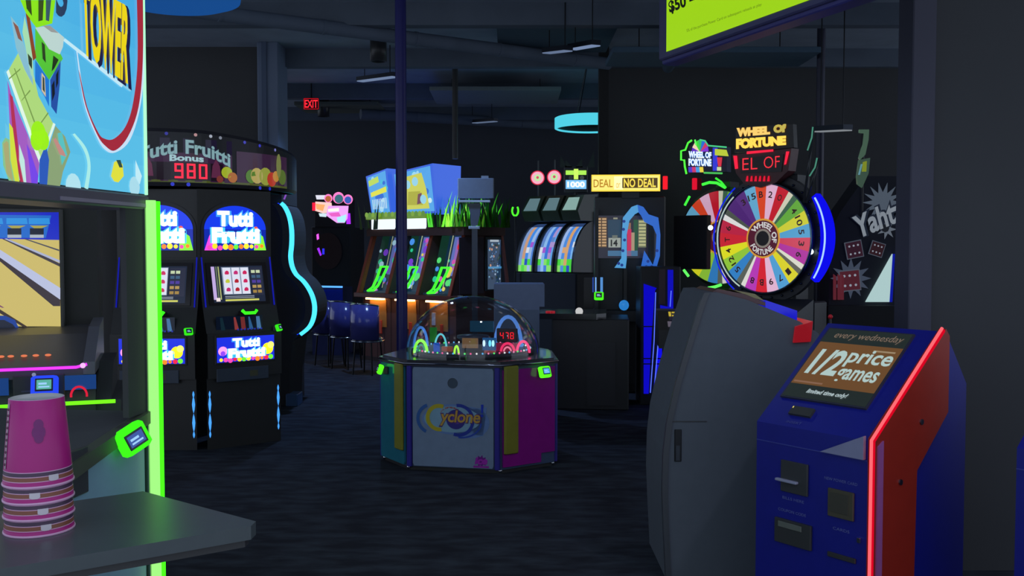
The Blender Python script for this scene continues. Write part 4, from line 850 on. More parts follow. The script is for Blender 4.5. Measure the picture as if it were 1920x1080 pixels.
# ================================================================== GREY DISPLAY STAND AND WHITE-BACKED GAME
p0 = P(858, 372, 12.0); p1 = P(926, 334, 12.0)
sd = thing('display_stand', 'back of a grey flat display on a slim post above the domed game', 'display stand', ((p0.x + p1.x) / 2, 12.0, 0)); hw = (p1.x - p0.x) / 2
b = MB(); b.box(-hw, hw, 0, .06, p0.z, p1.z, '#8a98ac', .01); b.box(hw * .3, hw * .7, .01, .05, p1.z, p1.z + .03, '#b0c0d0'); b.build('display_back', PLA, sd)
b = MB(); b.box(-hw * .95, hw * .8, -.02, .05, p0.z - .05, p0.z - .02, '#b8d0f0', .005); b.build('lower_rail', MET, sd)
b = MB(); b.prism_y([(-.1, p0.z - .06), (.06, p0.z - .06), (.05, p0.z - .2), (.02, p0.z - .34), (-.06, p0.z - .34), (-.07, p0.z - .2)], 0, .05, '#6a7484'); b.box(-.09, .05, -.01, .05, p0.z - .38, p0.z - .345, '#d8e4f0', .006); b.build('bracket', PLA, sd)
b = MB(); b.box(-.05, .02, .0, .05, .03, p0.z - .38, '#3a4252'); b.lathe([(.24, 0), (.24, .02), (.05, .04)], -.015, .02, '#2a2e38'); b.build('post', MET, sd)
p0 = P(926, 560, 9.4); p1 = P(1021, 533, 9.4)
wb = thing('grey_backed_game', 'plain pale grey back of a low game cabinet behind the clear dome', 'arcade machine', ((p0.x + p1.x) / 2, 9.4, 0)); hw = (p1.x - p0.x) / 2
b = MB(); b.prism_y([(-hw, 0), (hw - .05, 0), (hw - .05, p1.z - .22), (hw, p1.z - .22), (hw, p1.z), (-hw, p1.z)], 0, .5, '#8494b4'); b.build('cabinet_body', MAT_, wb)
b = MB(); b.box(-hw + .01, hw - .06, -.008, 0, .1, p1.z - .25, '#76869f'); b.build('back_door', MAT_, wb)

# ================================================================== THREE-BARREL SCOOP GAME
TBM = frame((.1, 13.2, 0), math.radians(-33)); tb = thing('triple_lane_game', 'three-lane game with curved bright blue lanes under round red signs', 'arcade machine', (.1, 13.2, 0), math.radians(-33))
b = MB(); b.box(-.1, .9, .0, .9, 0, 1.36, '#0c0e14', .02); b.box(-.1, .9, .62, .9, 1.36, 2.2, '#0e1216'); b.build('cabinet_body', MAT_, tb)
for k in range(3):
    x0 = -.06 + k * .31; x1 = x0 + .29; rd = random.Random(20 + k)
    b = MB(); rows = 12; colsn = 5
    pal = [['#88a8e0', '#d8a888', '#4898f8', '#a8c8f8', '#5890e8'], ['#6890d8', '#98c8ff', '#4080e8', '#b8a0e0', '#68b0f8'], ['#a8c8ff', '#5898f0', '#e8b078', '#4888e8', '#80c0ff']][k]
    for j in range(rows):
        t0 = PI / 2 * j / rows; t1 = PI / 2 * (j + 1) / rows
        for i in range(colsn):
            xa = x0 + .03 + (x1 - x0 - .06) * i / colsn; xb = x0 + .03 + (x1 - x0 - .06) * (i + 1) / colsn
            c = pal[i] if rd.random() < .95 else rd.choice(pal)
            if j < 2: c = rd.choice(['#50e848', '#90f070', '#3058d0', c])
            if 2 <= j <= 4 and rd.random() < .2: c = rd.choice(['#b060e0', '#e8f0ff'])
            if j > 8: c = '#304878'
            g = lambda x, t: (x, .6 - .58 * math.cos(t), 1.38 + .66 * math.sin(t))
            b.add([g(xa, t0), g(xb, t0), g(xb, t1), g(xa, t1)], [[0, 1, 2, 3]], c, True)
    b.build('curved_lane', screen_mat(.8), tb, 'curved bright blue lane')
    for xx in (x0, x1 - .03):
        b = MB(); V = [(0.6, 1.36)] + [(.6 - .61 * math.cos(PI / 2 * j / 12), 1.38 + .69 * math.sin(PI / 2 * j / 12)) for j in range(13)]; b.prism_x(V, xx, xx + .03, '#101820'); b.build('lane_wall', PLA, tb)
    b = MB(); b.prism_x([(.2, 2.07), (.12, 2.2), (.3, 2.42), (.8, 2.45), (.9, 2.07)], x0 + .02, x1 - .0, '#28401c'); b.build('hood', PLA, tb)
    b = MB(); b.add([(x0 + .05, .118, 2.21), (x1 - .03, .118, 2.21), (x1 - .05, .262, 2.386), (x0 + .07, .262, 2.386)], [[0, 1, 2, 3]], '#688890' if k < 2 else '#98c0b8'); b.build('hood_screen', screen_mat(.75), tb)
for k in range(2):
    x = .06 + k * .27; r_ = MB(); r_.cyl((x, .4, 2.4), (x, .4, 2.92), .01, '#505858', 8); st = r_.build('sign_post', MET, tb)
    b = MB(Matrix.Translation((x, .38, 2.68)) @ Matrix.Rotation(math.radians(33), 4, 'Z')); b.disc(0, 0, .09, -.01, '#f04878', 24); b.arc(0, 0, .05, .085, -.014, '#f0a8c0'); b.disc(0, 0, .05, -.016, '#b8e0a0', 16); b.disc(0, .004, .02, -.02, '#d04860', 10); b.arc(0, 0, .088, .1, -.012, '#c81838'); b.build('round_sign', screen_mat(1.1), st, 'round pink and red sign')
    b = MB(Matrix.Translation((x, .38, 2.68)) @ Matrix.Rotation(math.radians(33), 4, 'Z')); b.cyl((0, .02, 0), (0, -.008, 0), .102, '#400818', 24); b.build('sign_rim', PLA, st)
Z = Matrix.Translation((.72, .3, 2.45)) @ Matrix.Rotation(math.radians(33), 4, 'Z')
b = MB(Z); b.box(-.16, .16, 0, .06, .0, .36, '#20303a', .01); b.cyl((0, .03, -.1), (0, .03, 0), .03, '#202020', 8); bs = b.build('score_sign', PLA, tb)
b = MB(Z); b.rect(-.14, .14, .05, .17, -.004, '#78c0ff'); b.tbox('1000', -.12, .12, .07, .15, -.008, '#f4fcff', .05); b.rect(-.14, .14, .24, .3, -.004, '#a8e850'); b.rect(-.03, .03, .18, .32, -.006, '#c8f060'); b.disc(-.07, .2, .03, -.007, '#202828', 10); b.disc(.08, .2, .03, -.007, '#303838', 10); b.build('score_digits', screen_mat(1.1), bs)
b = MB(Z)
for x, h in ((-.17, .14), (-.1, .08), (.04, .1), (.2, .2)): b.poly([(x - .05, .34), (x + .05, .34), (x + .04 * (1 if x > 0 else -1), .36 + h)], .0, '#506058')
b.build('leaf_crest', MAT_, bs)
q = L(TBM, 966, 395, -.1)
b = MB(); b.tube([(q[0] + .05 * math.cos(t), -.1, q[1] + .07 * math.sin(t)) for t in [PI * .75 + k * (PI * 1.5) / 10 for k in range(11)]], .013, '#50ff30', 8); b.build('hook_light', glow(1.2), tb, 'small green glowing hook')
b = MB(); b.cyl((q[0] - .0, -.1, q[1] - .07), (q[0], -.1, 0), .012, '#202428', 8); b.build('hook_post', MET, tb)

# ================================================================== TRACKBALL CONSOLE
KM = frame((.58, 10.0, 0), math.radians(-6)); kc = thing('trackball_console', 'black game console with white trackball and red button, right of the clear dome', 'arcade machine', (.58, 10.0, 0), math.radians(-6))
zt_ = L(KM, 1050, 588)[1]
b = MB(); b.box(-.17, .64, .06, .8, 0, zt_ - .06, '#10141c', .015); b.box(.2, .5, .04, .06, .05, zt_ - .3, '#181c24'); b.build('cabinet_body', PLA, kc)
b = MB(); b.prism_z([(-.42, .15), (-.34, 0), (.3, -.03), (.4, .1), (.4, .75), (-.3, .75)], zt_ - .06, zt_, '#0c0e14'); b.build('control_deck', GLO, kc)
q = L(KM, 1032, 575, .1); b = MB(); b.cyl((q[0], .1, zt_), (q[0], .1, zt_ + .02), .05, '#c02030', 16); b.build('red_button', screen_mat(.5), kc, 'red button')
q = L(KM, 1086, 577, .08); b = MB(); b.ball((q[0], .08, zt_ + .02), .04, '#e8e8e8', 16, 10); b.build('trackball', glow(.7), kc, 'white lit trackball')
reader(kc, Matrix.Translation((L(KM, 1123, 555, .3)[0], .28, L(KM, 1123, 556, .3)[1])) , .1, '#48f020', '#181c10', 1.2)
b = MB()
for px, c, w_ in ((1117, '#80b8ff', .008), (1128, '#60a0e8', .014), (1112, '#3058c0', .006)): a = L(KM, px, 520, .35); c_ = L(KM, px, 548, .35); b.tube([(a[0], .35, a[1]), (c_[0], .35, c_[1])], w_, c, 8)
each(b, 'reader_light', glow(.8), kc)

# ================================================================== BRIEFCASE GAME (DEAL OR NO DEAL)
DM = frame((1.38, 11.2, 0), math.radians(-4)); dg_ = thing('briefcase_game', 'tall black game with yellow sign reading DEAL or NO DEAL', 'arcade machine', (1.38, 11.2, 0), math.radians(-4))
def D(px, py, y=0): return L(DM, px, py, y)
a = D(1112, 400); c = D(1252, 400); 
b = MB(); b.box(a[0] + .02, c[0] - .02, .05, .8, 0, 2.3, '#0e0f13', .015); b.box(a[0] + .02, a[0] + .06, -.2, .06, .9, 2.15, '#121216'); b.box(a[0], c[0] - .05, -.2, .1, .85, .98, '#14161c', .01); b.box(a[0] + .1, c[0] - .1, .0, .06, .1, .85, '#15161a'); b.build('cabinet_body', PLA, dg_)
x0, z0 = D(1109, 359, -.04); x1, z1 = D(1238, 327, -.04)
b = MB(); b.box(x0 - .008, x1 + .008, -.03, .12, z0 - .008, z1 + .008, '#3a2008', .01); b.box(-.1, .1, 0, .1, 2.28, z0, '#101010'); b.build('sign_housing', PLA, dg_)
b = MB(); b.rect(x0, x1, z0, z1, -.034, '#ffd83c'); b.rect(x0 + .012, x1 - .012, z0 + .015, z1 - .012, -.036, '#ffe878'); wS = x1 - x0; hS = z1 - z0
b.rect(x0 + wS * .33, x0 + wS * .46, z0 + .02, z1 - .02, -.0365, '#fff8b8')
b.tbox('DEAL', x0 + wS * .03, x0 + wS * .31, z0 + hS * .25, z0 + hS * .72, -.04, '#b07800', .01, 0, 1); b.tbox('or', x0 + wS * .36, x0 + wS * .42, z0 + hS * .2, z0 + hS * .5, -.04, '#e8b838', .0)
b.rect(x0 + wS * .45, x1 - .03, z0 + hS * .2, z0 + hS * .8, -.038, '#4a3808'); b.tbox('NO DEAL', x0 + wS * .47, x1 - .05, z0 + hS * .24, z0 + hS * .76, -.042, '#ffe050', .02)
b.build('sign_face', screen_mat(1.1), dg_, 'lit yellow sign')
q0 = D(1243, 355, -.02); q1 = D(1252, 330, -.02); b = MB(); b.box(q0[0], q1[0], -.02, .02, q0[1], q1[1], '#ff2030', .008); b.build('side_lamp', glow(1.0), dg_, 'small red lamp')
b = MB(); sa = D(1117, 484, .04); sb = D(1216, 404, .04); b.rect(sa[0], sb[0], sa[1], sb[1], .044, '#282838')
s2 = lambda x0_, x1_, y0_, y1_, k, c: b.rect(D(x0_, 400, .04)[0], D(x1_, 400, .04)[0], D(1150, y1_, .04)[1], D(1150, y0_, .04)[1], .042 - k * .001, c)
s2(1119, 1138, 407, 464, 0, '#58422c')
for j in range(10): s2(1120, 1127, 409 + j * 5.5, 412.5 + j * 5.5, 1, '#d0a878'); s2(1129, 1137, 409 + j * 5.5, 412.5 + j * 5.5, 1, '#d0a878')
s2(1140, 1165, 412, 445, 0, '#28445c'); s2(1141, 1164, 446, 464, 1, '#a8b0a8'); s2(1148, 1158, 441, 447, 1, '#707870'); s2(1140, 1196, 470, 480, 1, '#4878a0'); s2(1150, 1158, 408, 411, 1, '#a0a088')
b.tbox('14', D(1147, 0, .04)[0], D(1160, 0, .04)[0], D(0, 462, .04)[1], D(0, 450, .04)[1], .039, '#181810', .04)
s2(1188, 1196, 412, 470, 0, '#205838'); s2(1176, 1184, 430, 480, 1, '#d82860'); s2(1177, 1183, 418, 430, 2, '#a07058'); s2(1184, 1190, 436, 470, 2, '#b8a080'); s2(1197, 1212, 412, 464, 1, '#788060')
for j in range(8): s2(1198, 1211, 414 + j * 6.2, 417.5 + j * 6.2, 2, '#c8c890')
b.build('game_screen', screen_mat(.75), dg_, 'lit screen with briefcase 14')
# speckled blue arch frames standing proud of the cabinet
def ribbon(M_, pts_out, pts_in, y0, y1, col):
    n = len(pts_out)
    for k in range(n - 1):
        q_ = [pts_out[k], pts_out[k + 1], pts_in[k + 1], pts_in[k]]; v = [L(DM, *p_, -.26) for p_ in q_]
        M_.add([(x, y0, z) for x, z in v] + [(x, y1, z) for x, z in v], [[0, 1, 2, 3], [7, 6, 5, 4], [0, 4, 5, 1], [1, 5, 6, 2], [2, 6, 7, 3], [3, 7, 4, 0]], col)
AB = MB(); 
ribbon(AB, [(1152, 502), (1165, 484), (1166, 440), (1168, 408), (1184, 388), (1195, 384)], [(1173, 503), (1175, 486), (1175, 440), (1180, 414), (1190, 402), (1197, 398)], -.28, -.25, '#58b0f0')
AB.build('arch_frame', screen_mat(.72), dg_, 'light blue speckled arch')
AB = MB(); ribbon(AB, [(1195, 384), (1206, 388), (1216, 402), (1234, 408), (1238, 440), (1237, 480), (1230, 504), (1201, 505)], [(1197, 398), (1202, 404), (1208, 416), (1224, 424), (1231, 440), (1229, 480), (1224, 497), (1208, 470)], -.28, -.25, '#2870e0')
AB.build('loop_frame', screen_mat(.72), dg_, 'blue speckled loop')
AB = MB(); rd = random.Random(3)
for px, py in ((1169, 430), (1171, 450), (1168, 470), (1160, 494), (1166, 497), (1215, 490), (1222, 500), (1232, 470), (1212, 500), (1170, 415)): q = D(px, py, -.285); AB.disc(q[0], q[1], .018, -.283, '#1840a0', 8)
each(AB, 'speckle', screen_mat(.6), dg_)
AB = MB(); q = D(1224, 455, -.2); AB.box(q[0] - .05, q[0] + .04, -.24, -.18, q[1] - .25, q[1] + .25, '#1c2418', .03); AB.box(D(1170, 0)[0], D(1176, 0)[0], -.27, .05, .98, D(0, 500)[1], '#101014'); AB.box(D(1215, 0)[0], D(1222, 0)[0], -.27, .05, .98, D(0, 500)[1], '#101014'); each(AB, 'arch_support', PLA, dg_)
AB = MB(); q = D(1166, 575, -.24)
AB.ball((q[0] + .02, -.31, q[1] + .02), .06, '#3090e8', 14, 8, (.95, .5, 1)); AB.build('player_light', screen_mat(.7), dg_, 'small blue glowing dome')
AB = MB(); q = D(1201, 530, -.24); AB.cyl((q[0], -.22, q[1] - .06), (q[0], -.22, q[1] + .07), .008, '#a0e0f8', 8); AB.build('call_light', glow(.9), dg_)
AB = MB(); q = D(1098, 540, .05); AB.box(q[0] - .02, q[0] + .12, -.04, .06, 1.0, 1.35, '#28181c'); q = D(1080, 528, .05); AB.build('side_art', PLA, dg_)

# ================================================================== BLUE-LIT CABINET
UM = frame((1.62, 10.35, 0), math.radians(0)); ug = thing('blue_glow_cabinet', 'dark cabinet with tall deep-blue glowing side panels beside the yellow-signed game', 'arcade machine', (1.62, 10.35, 0), 0)
U = lambda px, py, y=0: L(UM, px, py, y)
b = MB(); x0 = U(1206, 600)[0]; x1 = U(1250, 600)[0]; b.box(x0 - .03, x1 + .15, .01, .4, 0, U(0, 500)[1], '#0a0a12', .01); b.build('cabinet_body', PLA, ug)
b = MB(); b.prism_y([U(*q) for q in ((1207, 738), (1216, 738), (1222, 620), (1228, 545), (1231, 540), (1207, 532))], -.012, .006, '#1410f0'); b.build('tall_light_panel', glow(.62), ug, 'tall deep-blue lit panel')
b = MB(); b.prism_y([U(*q) for q in ((1225, 738), (1245, 738), (1248, 636), (1234, 636))], -.012, .006, '#1410ff'); b.build('short_light_panel', glow(.85), ug)
b = MB(); b.prism_y([U(*q) for q in ((1238, 590), (1250, 582), (1262, 580), (1262, 506), (1252, 506), (1252, 575), (1238, 572))], -.014, .006, '#1818e8'); b.build('upper_light_panel', glow(.6), ug)
b = MB()
for q in (((1229, 548), (1226, 640), (1219, 736)), ((1234, 638), (1226, 736)), ((1247, 640), (1246, 700), (1243, 728)), ((1258, 545), (1256, 575))): b.tube([(*U(*p_)[:1], -.016, U(*p_)[1]) for p_ in q], .005, '#5870ff', 6)
each(b, 'edge_light', glow(1.2), ug)
b = MB(); b.box(U(1239, 0)[0], U(1251, 0)[0], -.01, .01, U(0, 570)[1], U(0, 505)[1], '#5a3c4c'); b.build('art_panel', PLA, ug)
b = MB(); b.tube([(U(1205, 0)[0], -.02, z) for z in (U(0, 560)[1], U(0, 562)[1])], .002, '#111111', 4); 
for z in (U(0, 612)[1], U(0, 672)[1], U(0, 682)[1]): b.box(x0 - .01, x1 + .05, -.018, -.013, z - .006, z + .006, '#080830')
each(b, 'cross_band', PLA, ug)

# ================================================================== WHEEL GAMES
def wheel_disc(parent, c, R, tilt=0, ph=0, small=False, strength=.85):
    """c = centre x,z ; wheel in local plane y=c[2]"""
    cx, cz, y = c; seg = ['#e04828', '#e8b8d8', '#c81c30', '#d8d8c0', '#406850', '#68b040', '#d8d838', '#58a8d8', '#d84860', '#b838a8', '#e8e8d8', '#6a6a60', '#e8e030', '#58a8e0', '#f0c0e0', '#e02838', '#c040c0', '#e8e8e0', '#606860', '#3888d0', '#98d040', '#e8e828', '#d02838', '#c02848', '#e8e8e8', '#505850', '#502878', '#583080', '#68b0d8']
    wts = [1, 1, 1, .45, .45, 1, 1, 1, 1, 1, .4, .4, 1, 1, 1, 1, 1, .4, .5, 1, 1, 1, 1.1, 1, .45, .45, 1, 1, 1]; tot = sum(wts); a = PI / 2 + .2 + ph
    hub = MB(); hub.cyl((cx, y + .05, cz), (cx, y - .0, cz), R * 1.02, '#20242c', 48); wh = hub.build('wheel', PLA, parent)
    b = MB(); labels = ['B', '2', 'O', '', '', '4', '10', '5', '3', '6', '', '', '1', '7', '9', 'B', '8', '', '', '5', '12', '4', 'T', '6', '', '', '', '3', '15']
    for s_, wq, lb in zip(seg, wts, labels):
        d = 2 * PI * wq / tot; n = 4
        b.add([(cx + r * math.cos(a - d * k / n), y - .004, cz + r * math.sin(a - d * k / n)) for k in range(n + 1) for r in (R * .36, R)], [[2 * k, 2 * k + 1, 2 * k + 3, 2 * k + 2] for k in range(n)], s_)
        mid = a - d / 2
        if lb and not small:
            ca, sa_ = math.cos(mid), math.sin(mid)
            b.text(lb, lambda u, v: (cx + (R * (.76 + .12 * v)) * ca + (u - .5) * R * .09 * len(lb) * sa_, y - .007, cz + (R * (.76 + .12 * v)) * sa_ - (u - .5) * R * .09 * len(lb) * ca), '#302020', .02)
        a -= d
    b.build('segment_art', screen_mat(strength), wh, 'ring of many-coloured numbered segments')
    b = MB(); b.disc(cx, cz, R * .37, y - .01, '#e8a840', 32); b.disc(cx, cz, R * .335, y - .012, '#582034', 32); b.disc(cx, cz, R * .18, y - .014, '#908880', 24); b.disc(cx, cz, R * .14, y - .016, '#202024', 20)
    if not small:
        for s_, a0, a1, fl in (('WHEEL OF', 2.6, -.3, 1), ('FORTUNE', 3.6, 5.6, -1)):
            b.text(s_, (lambda u, v, a0=a0, a1=a1, fl=fl: (cx + R * ((.2 + .11 * v) if fl > 0 else (.31 - .11 * v)) * math.cos(a0 + (a1 - a0) * u), y - .015, cz + R * ((.2 + .11 * v) if fl > 0 else (.31 - .11 * v)) * math.sin(a0 + (a1 - a0) * u))), '#e8e8e8', .03)
    b.build('hub_art', screen_mat(strength * .9), wh); return wh
WR = math.radians(-50); WC = P(1427, 447, 9.2); WL = (WC.x, WC.y, 0); WFM = frame(WL, WR)
wf = thing('prize_wheel_game', 'large spinning prize wheel game with gold WHEEL OF FORTUNE letters and blue light arc', 'arcade machine', WL, WR); cz = WC.z; R = .515
b = MB(); b.box(-.5, .5, .12, .36, 0, 1.2, '#10121c', .02); b.box(-.3, .3, .12, .36, 1.2, 2.4, '#0c0e16', .02); b.cyl((0, .1, cz), (0, .16, cz), R * 1.2, '#141a28', 56); b.prism_x([(-.35, .9), (-.35, 1.02), (.12, 1.22), (.12, .9)], -.5, .5, '#20242c'); b.build('cabinet_body', PLA, wf)
wheel_disc(wf, (0, cz, .04), R, strength=.85)
b = MB(); b.tube([(R * 1.03 * math.cos(t), .03, cz + R * 1.03 * math.sin(t)) for t in [2 * PI * k / 48 for k in range(48)]], .013, '#60788c', 8, True); b.build('wheel_rim', CHR, wf)
b = MB(); b.tube([(R * 1.03 * math.cos(t), .015, cz + R * 1.03 * math.sin(t)) for t in [PI * (.72 + .62 * k / 20) for k in range(21)]], .007, '#c8e0d8', 8); b.build('rim_light', glow(.8), wf)
b = MB(); b.tube([(R * 1.2 * math.cos(t), .07, cz + R * 1.2 * math.sin(t)) for t in [PI * (.7 + .6 * k / 20) for k in range(21)]], .008, '#1828f0', 8); b.build('left_arc_light', glow(.9), wf)
b = MB(); q0, q1 = 1.22 * R, 1.36 * R; n = 20; V = []
for k in range(n + 1):
    t = -.62 + 1.24 * k / n; e = math.cos((t) / .62 * PI / 2 * .9); r0 = R * 1.3 - .05 * (.5 + .5 * e); r1 = R * 1.3 + .06 * (.4 + .6 * e)
    V += [(r0 * math.cos(t), .03, cz + r0 * math.sin(t)), (r1 * math.cos(t), .03, cz + r1 * math.sin(t)), (r1 * math.cos(t), .1, cz + r1 * math.sin(t)), (r0 * math.cos(t), .1, cz + r0 * math.sin(t))]
b.add(V, [[k * 4 + i, k * 4 + (i + 1) % 4, k * 4 + 4 + (i + 1) % 4, k * 4 + 4 + i] for k in range(n) for i in range(4)] + [[0, 1, 2, 3], [n * 4 + 3, n * 4 + 2, n * 4 + 1, n * 4]], '#1010ff'); b.build('blue_arc', glow(.85), wf, 'thick deep-blue glowing arc')
b = MB(); b.tube([(R * 1.3 * math.cos(t), .024, cz + R * 1.3 * math.sin(t)) for t in [-.58 + 1.16 * k / 20 for k in range(21)]], .008, '#90b0ff', 8); b.build('arc_core', glow(1.6), wf)
for px, py in ((1331, 427), (1519, 472)):
    x, z = L(WFM, px, py, .05); b = MB(); b.ball((x, .06, z), .026, '#e0f8ff', 12, 8); b.build('rim_bulb', glow(2.2), wf, 'bright white bulb')
b = MB()
for k in range(30):
    t = 2 * PI * k / 30; b.ball((R * 1.11 * math.cos(t), .09, cz + R * 1.11 * math.sin(t)), .012, '#405068', 8, 5)
each(b, 'stud', CHR, wf)
# header
H_ = lambda px, py, y=0: L(WFM, px, py, y)
b = MB(); b.prism_y([H_(*q) for q in ((1372, 290), (1484, 278), (1478, 320), (1455, 342), (1425, 352), (1395, 345), (1380, 325))], .0, .12, '#5a0c18'); b.build('display_housing', PLA, wf)
b = MB(); b.prism_y([H_(*q) for q in ((1388, 298), (1470, 289), (1466, 322), (1390, 325))], -.008, -.001, '#1c0408'); b.build('display_panel', PLA, wf)
b = MB(); 
for s_, q in (('EL', [(1392, 319), (1420, 317), (1420, 295), (1392, 297)]), ('OF', [(1432, 316), (1462, 314), (1462, 292), (1432, 294)])): b.text(s_, quad(WFM, *q, -.012), '#ff3848', -.01)
each(b, 'display_letter', glow(1.0), wf); b = MB()
for q in ([(1378, 317), (1384, 316), (1382, 292), (1375, 292)], [(1470, 309), (1474, 308), (1480, 284), (1474, 284)], [(1400, 289), (1450, 284), (1450, 280), (1400, 284)]): b.poly([H_(*p_, -.01) for p_ in q], -.01, '#ff2848')
for k in range(6): b.poly([H_(*p_, -.01) for p_ in ((1398 + k * 8, 340), (1403 + k * 8, 340), (1403 + k * 8, 330), (1400 + k * 8, 330))], -.01, '#e01c38')
each(b, 'display_lamp', glow(1.0), wf)
b = MB(); b.prism_y([H_(*q) for q in ((1372, 286), (1484, 276), (1482, 232), (1376, 238))], .04, .1, '#14100c'); b.build('header_backing', PLA, wf)
b = MB()
for s_, q, c in (('WHEEL', [(1381, 257), (1444, 252), (1444, 236), (1381, 240)], '#f0c868'), ('Of', [(1450, 250), (1474, 248), (1474, 232), (1450, 234)], '#b8a848'), ('FORTUNE', [(1380, 280), (1474, 272), (1474, 254), (1380, 260)], '#ffd850')):
    b.text(s_, quad(WFM, *q, .03), c, .07, 0, .9); b.text(s_, quad(WFM, *q, .032), '#a86810', .1, 0, .9)
b.build('header_letters', screen_mat(1.1), wf, 'gold lettering')
b = MB()
for q in (((1524, 238), (1522, 258), (1514, 282)), ((1532, 296), (1528, 314), (1518, 330))): b.tube([(H_(*p_)[0], -.0, H_(*p_)[1]) for p_ in q], .007, '#58a890', 6)
b.tube([(H_(1522, 240)[0], .03, H_(1522, 240)[1]), (H_(1500, 380)[0], .06, H_(1500, 380)[1])], .012, '#12161c', 6); b.tube([(H_(1532, 296)[0], .03, H_(1532, 296)[1]), (H_(1505, 380)[0], .06, H_(1505, 380)[1])], .012, '#12161c', 6)
each(b, 'side_streamer', screen_mat(.6), wf)

W2 = P(1346, 445, 11.6); W2L = (W2.x, W2.y, 0); W2R = math.radians(-45); W2M = frame(W2L, W2R)
w2 = thing('small_prize_wheel_game', 'farther prize wheel game with green neon trim, half hidden behind the large wheel', 'arcade machine', W2L, W2R); c2 = W2.z; R2 = .56
b = MB(); b.box(-.45, .45, .12, .6, 0, 1.15, '#0c0e16', .02); b.cyl((0, .1, c2), (0, .15, c2), R2 * 1.1, '#0c0e14', 40); b.box(-.1, .1, .1, .3, 1.1, 2.5, '#0c0e14'); b.build('cabinet_body', PLA, w2)
wheel_disc(w2, (0, c2, .04), R2, 0, .6, True, .7)
V2 = lambda px, py, y=-.0: L(W2M, px, py, y)
def tb2(pts, r, c, s, nm='neon_tube'): b = MB(); b.tube([(V2(*p_)[0], 0, V2(*p_)[1]) for p_ in pts], r, c, 8); b.build(nm, glow(s), w2)
tb2([(1317, 346), (1330, 342), (1344, 343), (1360, 352)], .017, '#40f840', 1.3); tb2([(1342, 334), (1352, 341), (1361, 352)], .013, '#38e838', 1.2); tb2([(1284, 385), (1293, 368)], .015, '#40f840', 1.2); tb2([(1282, 506), (1291, 518)], .017, '#60ff60', 1.2); tb2([(1328, 540), (1340, 538), (1352, 534)], .018, '#60ff60', 1.2)
b = MB(); q0 = V2(1301, 356, .02); q1 = V2(1308, 334, .02); b.box(q0[0], q1[0], -.03, .02, q0[1], q1[1], '#f81838', .01); b.box(q0[0] + .01, q1[0] - .01, .02, .12, q0[1], q1[1], '#400810'); b.build('score_lamp', glow(.8), w2, 'red lamp')
# neon header
b = MB(); b.prism_y([V2(*q) for q in ((1290, 325), (1288, 300), (1292, 275), (1306, 263), (1320, 263), (1328, 273), (1362, 275), (1362, 322))], .01, .1, '#101858'); b.build('header_backing', PLA, w2)
b = MB(); ctr = V2(1312, 285)
for k, c in enumerate(['#6020c0', '#f0d8b0', '#38d830', '#30b860', '#2068d0', '#c83060', '#8028d0']):
    a0 = PI - k * PI / 7; a1 = a0 - PI / 7; b.poly([ctr, (ctr[0] + .125 * math.cos(a0), ctr[1] + .15 * math.sin(a0)), (ctr[0] + .125 * math.cos(a1), ctr[1] + .15 * math.sin(a1))], .005, c)
for s_, q in (('WHEEL OF', [(1291, 296), (1334, 297), (1334, 285), (1291, 283)]), ('FORTUNE', [(1291, 311), (1334, 312), (1334, 298), (1291, 297)])): b.text(s_, quad(W2M, *q, .0), '#f0fcff', .05); b.text(s_, quad(W2M, *q, .003), '#3890ff', .1)
b.poly([V2(*q) for q in ((1336, 320), (1345, 320), (1345, 277), (1336, 277))], .004, '#2028d0'); b.poly([V2(*q) for q in ((1346, 312), (1352, 312), (1354, 295), (1344, 295))], .003, '#d01c38'); b.poly([V2(*q) for q in ((1340, 291), (1366, 293), (1362, 281), (1340, 279))], .003, '#b8c828'); b.poly([V2(*q) for q in ((1344, 320), (1352, 320), (1352, 313), (1344, 313))], .003, '#c8d8a0')
for k, c in enumerate(['#4828c8', '#c82868', '#3898e0', '#e8d030']): b.poly([V2(*q) for q in ((1291 + k * 7, 323), (1298 + k * 7, 323), (1297 + k * 7, 313), (1290 + k * 7, 313))], .003, c)
b.build('header_art', screen_mat(1.0), w2, 'small lit sign reading WHEEL OF FORTUNE')
tb2([(1287, 326), (1284, 312), (1283, 300), (1277, 300), (1277, 283), (1285, 281), (1290, 268), (1297, 263)], .012, '#50f840', 1.3); tb2([(1303, 262), (1305, 272)], .01, '#60ff60', 1.2); tb2([(1312, 262), (1322, 264), (1328, 273), (1362, 276)], .009, '#50d890', .9); tb2([(1320, 324), (1354, 325)], .011, '#50c860', .9)
# dark seat-height monitor in front of the small wheel and its deck
b = MB(); q0 = V2(1262, 504, -.3); q1 = V2(1325, 403, -.3); b.box(q0[0], q1[0], -.3, -.2, q0[1], q1[1], '#16181c', .01); b.box((q0[0] + q1[0]) / 2 - .04, (q0[0] + q1[0]) / 2 + .04, -.22, .1, q0[1], q0[1] + .1, '#101010'); b.build('front_hood', MAT_, w2)

